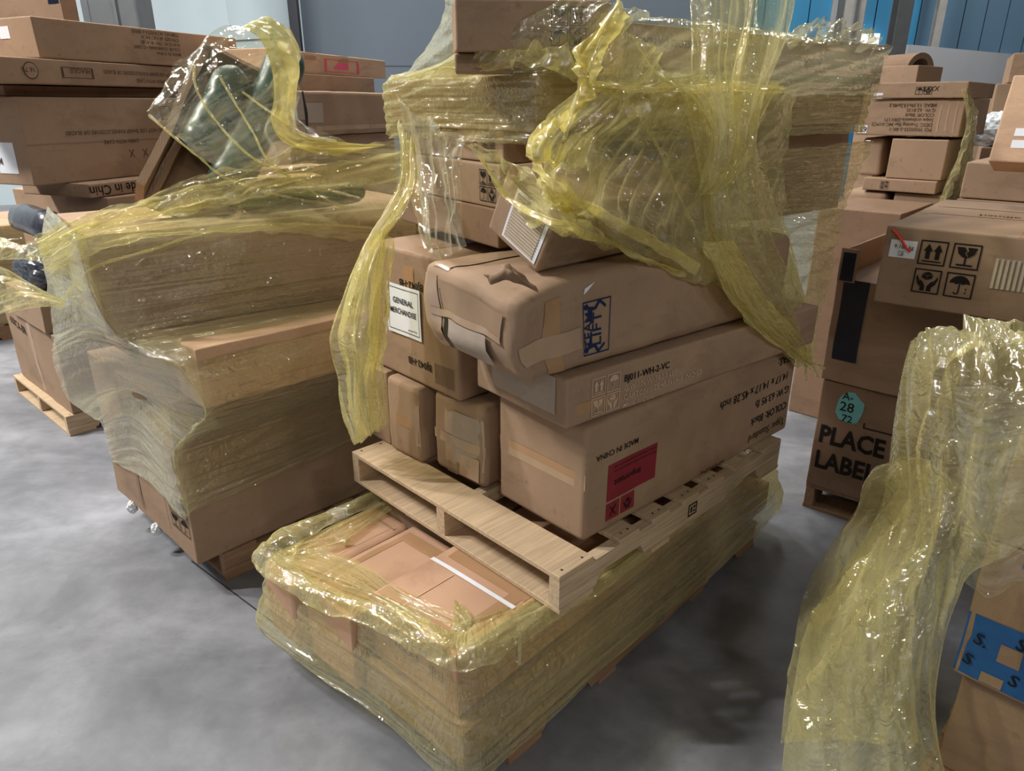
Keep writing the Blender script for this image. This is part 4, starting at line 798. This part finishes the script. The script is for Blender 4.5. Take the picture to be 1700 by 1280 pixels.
for k_, ps in enumerate((((1000, 60), (975, 132), (1000, 142), (1100, 148), (1220, 146), (1310, 150)), ((1050, 60), (1090, 120), (1150, 160), (1180, 210), (1190, 260), (1230, 330)), ((985, 150), (1040, 170), (1090, 240), (1130, 330), (1180, 430), (1230, 520)), ((960, 150), (940, 220), (920, 280)), ((900, 280), (960, 330), (1020, 370), (1090, 400)))):
    strand('film_fold', [dp(a, b, .205 - .01 * k_) for a, b in ps], .004, parent=F3, n=70, seed=k_ + 20)
# ---- tall left stack
F4 = filmthing('pale yellow film wound round the tall left stack')
def Q(x, y, z): return Vector((x, y, z))
n3, n2_, n1_ = Q(-1.40, 2.31, 0), Q(-1.045, 2.185, 0), Q(-1.195, 2.235, 0)
def rw(left, mid, near, far, z, yaw, zl=None, l=1.35, o=.015):
    o_ = -EF(yaw) * o
    q = [Vector((*left, zl if zl else z)), Vector((*mid, z)), Vector((near.x, near.y, z)) + (o_ - EL(yaw) * o)]
    for s_ in (.04, .30, .60, .95, l): q.append(Vector((near.x, near.y, z)) + EL(yaw) * s_ + o_)
    return q
L = lambda u, v, y: (aty(u, v, y).x, y)
def lz(u, v, y): return aty(u, v, y).z
net = [rw((-1.82, 2.86), (-1.62, 2.58), n3, 0, 1.37, 38), rw((-1.86, 2.84), (-1.64, 2.56), n3, 0, 1.26, 38), rw(L(78, 470, 2.75), (-1.60, 2.52), n3 + Q(.03, -.02, 0), 0, 1.12, 39, lz(78, 470, 2.75)),
       rw(L(90, 555, 2.62), (-1.52, 2.42), n3 + Q(.10, -.04, 0), 0, 1.02, 40, lz(90, 555, 2.62)), rw(L(88, 590, 2.55), (-1.45, 2.36), Q(-1.10, 2.17, 0), 0, .96, 43.5, lz(88, 590, 2.55)),
       rw(L(110, 655, 2.58), (-1.42, 2.40), n2_, 0, .80, 44, lz(110, 655, 2.58)), rw(L(150, 690, 2.70), (-1.45, 2.50), Q(-1.10, 2.19, 0), 0, .73, 45, lz(150, 690, 2.70)),
       rw(L(170, 705, 2.78), (-1.46, 2.50), n1_, 0, .62, 46.3, lz(170, 705, 2.78)), rw(L(184, 755, 2.78), (-1.46, 2.50), n1_, 0, .47, 46.3, lz(184, 755, 2.78)), rw(L(188, 768, 2.79), (-1.46, 2.49), n1_, 0, .36, 46.3, lz(188, 768, 2.79))]
net[-1] = [p + Vector((0, 0, .0 + .10 * max(0, min(1, (p.x + 1.1) / .9)))) for p in net[-1]]
sheet('film_sheet', net, 200, 150, 'film_mid', F4, ((.005, .8, 13, .16), (.0015, 2, 34, .12)), edge=.006, seed=21)
# top band and strands over the top edge
def tp(u, v, o=.03): return onplane(u, v, n3 - EF(38) * o, -EF(38))
net = [[fy(68, 402, 2.62), tp(140, 372, .02), tp(230, 338, .03), tp(330, 292, .0), tp(430, 272, -.05), tp(520, 230, -.06), tp(600, 240, -.05), tp(690, 232, -.05)],
       [fy(70, 420, 2.6), tp(142, 386, .04), tp(232, 358, .05), tp(330, 330, .03), tp(430, 308, .02), tp(520, 290, .0), tp(600, 292, .0), tp(690, 288, .0)],
       [fy(74, 440, 2.58), tp(145, 398, .05), tp(235, 378, .05), tp(330, 362, .05), tp(430, 350, .05), tp(520, 345, .04), tp(600, 345, .04), tp(690, 345, .03)],
       [fy(80, 460, 2.56), tp(150, 420, .03), tp(240, 398, .03), tp(330, 390, .03), tp(430, 385, .03), tp(520, 392, .03), tp(600, 400, .03), tp(690, 405, .03)]]
sheet('top_band', net, 220, 60, 'film', F4, ((.014, 1.6, 16, -.12), (.005, 6, 30, .2)), edge=.015, seed=22)
net = [[tp(60, 400, .07), tp(140, 362, .06), tp(240, 335, .06), tp(330, 310, .05), tp(430, 292, .03), tp(560, 268, .02), tp(690, 250, .02)], [tp(64, 412, .09), tp(142, 374, .085), tp(242, 350, .085), tp(332, 330, .07), tp(432, 310, .05), tp(560, 290, .04), tp(690, 272, .03)], [tp(70, 425, .08), tp(146, 384, .07), tp(246, 360, .07), tp(335, 346, .05), tp(435, 326, .04), tp(560, 312, .03), tp(690, 300, .03)]]
sheet('rolled_film_edge', net, 200, 24, 'film_loose', F4, ((.014, 3, 26, .1), (.006, 12, 30, .2)), edge=.01, seed=23)
# hood over the green bundles
def hp(u, v, d=0): return aty(u, v, 2.62 + (u - 250) / 240 * .30 - d)
net = [[hp(248, 188), hp(276, 150), hp(303, 108), hp(340, 76, .02), hp(390, 50, .02), hp(438, 34), hp(478, 44)],
       [hp(262, 200, .03), hp(292, 165, .06), hp(322, 125, .08), hp(360, 100, .1), hp(405, 80, .1), hp(448, 62, .06), hp(490, 70)],
       [hp(280, 215, .05), hp(312, 190, .09), hp(345, 160, .12), hp(380, 140, .14), hp(425, 120, .13), hp(462, 105, .08), hp(497, 105)],
       [hp(305, 235, .06), hp(338, 220, .1), hp(372, 200, .13), hp(405, 180, .15), hp(440, 165, .13), hp(468, 150, .08), hp(494, 150)],
       [hp(345, 268, .07), hp(375, 255, .1), hp(405, 240, .12), hp(430, 222, .13), hp(455, 210, .11), hp(475, 205, .07), hp(492, 205)],
       [hp(385, 300, .07), hp(410, 290, .09), hp(435, 275, .1), hp(460, 262, .1), hp(485, 250, .08), hp(520, 238, .05), hp(560, 235)]]
sheet('film_hood', net, 110, 100, 'film_clear', F4, ((.022, 3, 5, .9), (.007, 10, 14, .4)), edge=.015, seed=24)
net = [[hp(400, 48, .03), hp(440, 38, .03), hp(482, 48, .02)], [hp(430, 62, .08), hp(462, 62, .08), hp(496, 80, .03)], [hp(450, 110, .12), hp(474, 112, .10), hp(496, 118, .04)], [hp(455, 160, .13), hp(475, 165, .11), hp(492, 165, .05)], [hp(450, 200, .13), hp(470, 212, .12), hp(495, 215, .08)], [hp(470, 235, .12), hp(500, 240, .11), hp(545, 236, .08)], [hp(520, 255, .1), hp(570, 255, .08), hp(640, 240, .08)]]
sheet('gathered_band', net, 40, 120, 'film_dense', F4, ((.016, 12, 3, .2), (.006, 22, 14, .2)), seed=25, swap=True)
for k_, ps in enumerate((((246, 190), (290, 228), (335, 265), (372, 294), (440, 318), (520, 335), (640, 352)), ((322, 108), (327, 150), (362, 205), (420, 262), (500, 300), (600, 330)), ((402, 152), (440, 180), (500, 220), (560, 235)), ((360, 120), (420, 220), (450, 270), (540, 330), (640, 372)))):
    strand('film_fold', [hp(a, b, .13 - max(0, (a - 420)) * .0004) for a, b in ps], .0042, parent=F4, n=70, seed=k_ + 30)
strand('film_fold', [fy(100, 505, 2.45), fy(130, 465, 2.38), fy(165, 440, 2.30), tp(250, 415, .05), tp(340, 388, .06), tp(480, 372, .06), tp(640, 380, .06)], .004, parent=F4, n=80, seed=40)
# twisted ends pulled out to the left
net = [[fy(-40, 398, 2.75), fy(0, 392, 2.75), fy(35, 408, 2.7), fy(62, 400, 2.65), fy(110, 375, 2.5)], [fy(-40, 420, 2.7), fy(0, 412, 2.7), fy(36, 418, 2.66), fy(66, 415, 2.62), fy(115, 385, 2.47)], [fy(-40, 450, 2.7), fy(0, 432, 2.7), fy(40, 430, 2.66), fy(75, 430, 2.6), fy(120, 400, 2.46)]]
sheet('gathered_band', net, 80, 26, 'film_loose', F4, ((.016, 2, 22, .2), (.006, 14, 20, .2)), seed=26)
net = [[fy(-40, 430, 2.8), fy(0, 440, 2.75), fy(50, 470, 2.66), fy(105, 500, 2.5)], [fy(-40, 480, 2.75), fy(0, 482, 2.7), fy(50, 490, 2.62), fy(108, 505, 2.48)], [fy(-40, 528, 2.8), fy(0, 520, 2.75), fy(50, 512, 2.66), fy(104, 512, 2.5)]]
sheet('gathered_band', net, 80, 40, 'film_loose', F4, ((.014, 1.5, 20, .2), (.005, 10, 26, .2)), seed=27)
net = [[fy(68, 405, 2.62), fy(100, 395, 2.52), fy(145, 395, 2.33)], [fy(80, 450, 2.58), fy(108, 440, 2.48), fy(150, 435, 2.33)], [fy(100, 500, 2.5), fy(120, 495, 2.42), fy(160, 490, 2.31)]]
sheet('film_sheet', net, 50, 50, 'film_clear', F4, ((.006, 2, 16, -.3),), seed=28)
# ---- near right load
F5 = filmthing('crumpled yellow film draped over the near right load')
net = [[fy(1512, 566, 1.80), fy(1528, 545, 1.72), fy(1570, 533, 1.66), fy(1620, 536, 1.6), fy(1680, 545, 1.55), fy(1760, 550, 1.5)],
       [fy(1500, 610, 1.76), fy(1522, 596, 1.60), fy(1570, 590, 1.5), fy(1625, 590, 1.44), fy(1690, 592, 1.40), fy(1770, 600, 1.36)],
       [fy(1490, 660, 1.74), fy(1516, 655, 1.56), fy(1565, 655, 1.44), fy(1615, 660, 1.38), fy(1680, 665, 1.34), fy(1770, 660, 1.30)],
       [fy(1480, 730, 1.72), fy(1510, 725, 1.52), fy(1555, 730, 1.42), fy(1600, 740, 1.36), fy(1650, 750, 1.32), fy(1770, 760, 1.26)],
       [fy(1468, 820, 1.68), fy(1500, 815, 1.50), fy(1540, 820, 1.40), fy(1580, 830, 1.34), fy(1620, 860, 1.30), fy(1700, 900, 1.25)],
       [fy(1436, 890, 1.62), fy(1474, 888, 1.48), fy(1520, 890, 1.38), fy(1560, 895, 1.32), fy(1590, 920, 1.29), fy(1615, 950, 1.27)],
       [fy(1380, 970, 1.58), fy(1430, 965, 1.44), fy(1480, 965, 1.35), fy(1530, 970, 1.30), fy(1570, 985, 1.28), fy(1592, 990, 1.27)],
       [fy(1336, 1050, 1.51), fy(1395, 1050, 1.38), fy(1450, 1050, 1.31), fy(1505, 1055, 1.27), fy(1548, 1060, 1.25), fy(1568, 1060, 1.26)],
       [fy(1318, 1140, 1.43), fy(1375, 1150, 1.32), fy(1430, 1150, 1.26), fy(1485, 1150, 1.23), fy(1530, 1155, 1.22), fy(1553, 1160, 1.24)],
       [fy(1303, 1230, 1.36), fy(1370, 1235, 1.27), fy(1430, 1235, 1.22), fy(1490, 1235, 1.19), fy(1535, 1240, 1.18), fy(1560, 1245, 1.2)],
       [fy(1294, 1320, 1.30), fy(1365, 1325, 1.22), fy(1430, 1330, 1.17), fy(1490, 1330, 1.14), fy(1545, 1330, 1.13), fy(1585, 1330, 1.14)]]
sheet('draped_sheet', net, 130, 230, 'film_loose', F5, ((.018, 8, .7, .10), (.006, 9, 2, .2), (.004, 18, 4, .3)), edge=.0, seed=31, swap=True)
net2 = [[p + Vector((.06, .16, .01 * math.sin(i + j))) for j, p in enumerate(r[:5])] for i, r in enumerate(net[4:])]
sheet('draped_sheet', net2, 70, 150, 'film_loose', F5, ((.035, 6, 2.2, .25), (.012, 9, 9, .4)), seed=32, swap=True)
net = [[fy(1590, 640, 1.30), fy(1640, 640, 1.26), fy(1700, 650, 1.22), fy(1760, 660, 1.2)], [fy(1590, 720, 1.30), fy(1640, 740, 1.27), fy(1700, 730, 1.22), fy(1760, 740, 1.2)], [fy(1600, 850, 1.32), fy(1640, 880, 1.28), fy(1690, 870, 1.23), fy(1760, 860, 1.2)], [fy(1600, 960, 1.33), fy(1650, 985, 1.28), fy(1690, 975, 1.25), fy(1760, 960, 1.22)]]
sheet('film_sheet', net, 70, 90, 'film_clear', F5, ((.012, 5, 9, .5), (.008, 14, 14, .2)), edge=.02, seed=33)
# ---- back-right stack side film
F6 = filmthing('strip of yellow film down the side of the back-right stack')
net = [[aty(1596, 148, 4.15), aty(1610, 142, 4.3), aty(1621, 140, 4.5)], [aty(1604, 200, 4.15), aty(1614, 200, 4.3), aty(1620, 200, 4.5)], [aty(1592, 255, 4.12), aty(1604, 258, 4.3), aty(1614, 256, 4.5)], [aty(1572, 300, 4.1), aty(1586, 305, 4.3), aty(1602, 300, 4.5)], [aty(1556, 345, 4.1), aty(1572, 345, 4.3), aty(1590, 345, 4.5)]]
sheet('film_sheet', net, 24, 90, 'film_loose', F6, ((.014, 8, 9, .3), (.006, 22, 22, .3)), seed=41, swap=True)
F7 = filmthing('film wound round the lone far carton by the wall side')
o_ = Vector((-4.33, 5.14, 0))
net = [[o_ + EL(47) * s_ + EF(47) * t_ + Vector((0, 0, z_)) for s_, t_ in ((.4, .97), (-.02, .97), (-.02, .5), (-.02, -.02), (.5, -.02), (1.02, -.02))] for z_ in (.12, .35, .6, .885)]
sheet('film_sheet', net, 60, 24, 'film', F7, ((.01, 1.6, 14, .2),), seed=42)
# foam scraps under the tall left stack
for k_, (u_, v_) in enumerate(((222, 834), (262, 870))):
    p = atz(u_, v_, .13); lump('foam_scrap', ('white foam scrap poking from under the big bottom carton', 'torn white foam shred hanging beside the printed symbols')[k_], Vector((p.x - .006, p.y - .006, .11)), .02, .02, .028, 'foam', k_ * 4, .3, 'foam', 2.5)

# torn shreds on the crushed carton
net = [[fy(800, 452, 1.62), fy(830, 440, 1.60), fy(850, 446, 1.60), fy(880, 470, 1.62)], [fy(806, 460, 1.59), fy(836, 452, 1.56), fy(856, 458, 1.565), fy(888, 478, 1.60)], [fy(816, 470, 1.59), fy(838, 466, 1.57), fy(860, 470, 1.57), fy(892, 486, 1.60)]]
sheet('torn_shred', [[TL.root.matrix_basis.inverted() @ p for p in r] for r in net], 50, 24, 'card_dark', TL.root, ((.004, 16, 22, .5), (.003, 30, 30, .2)), edge=.004, seed=61)
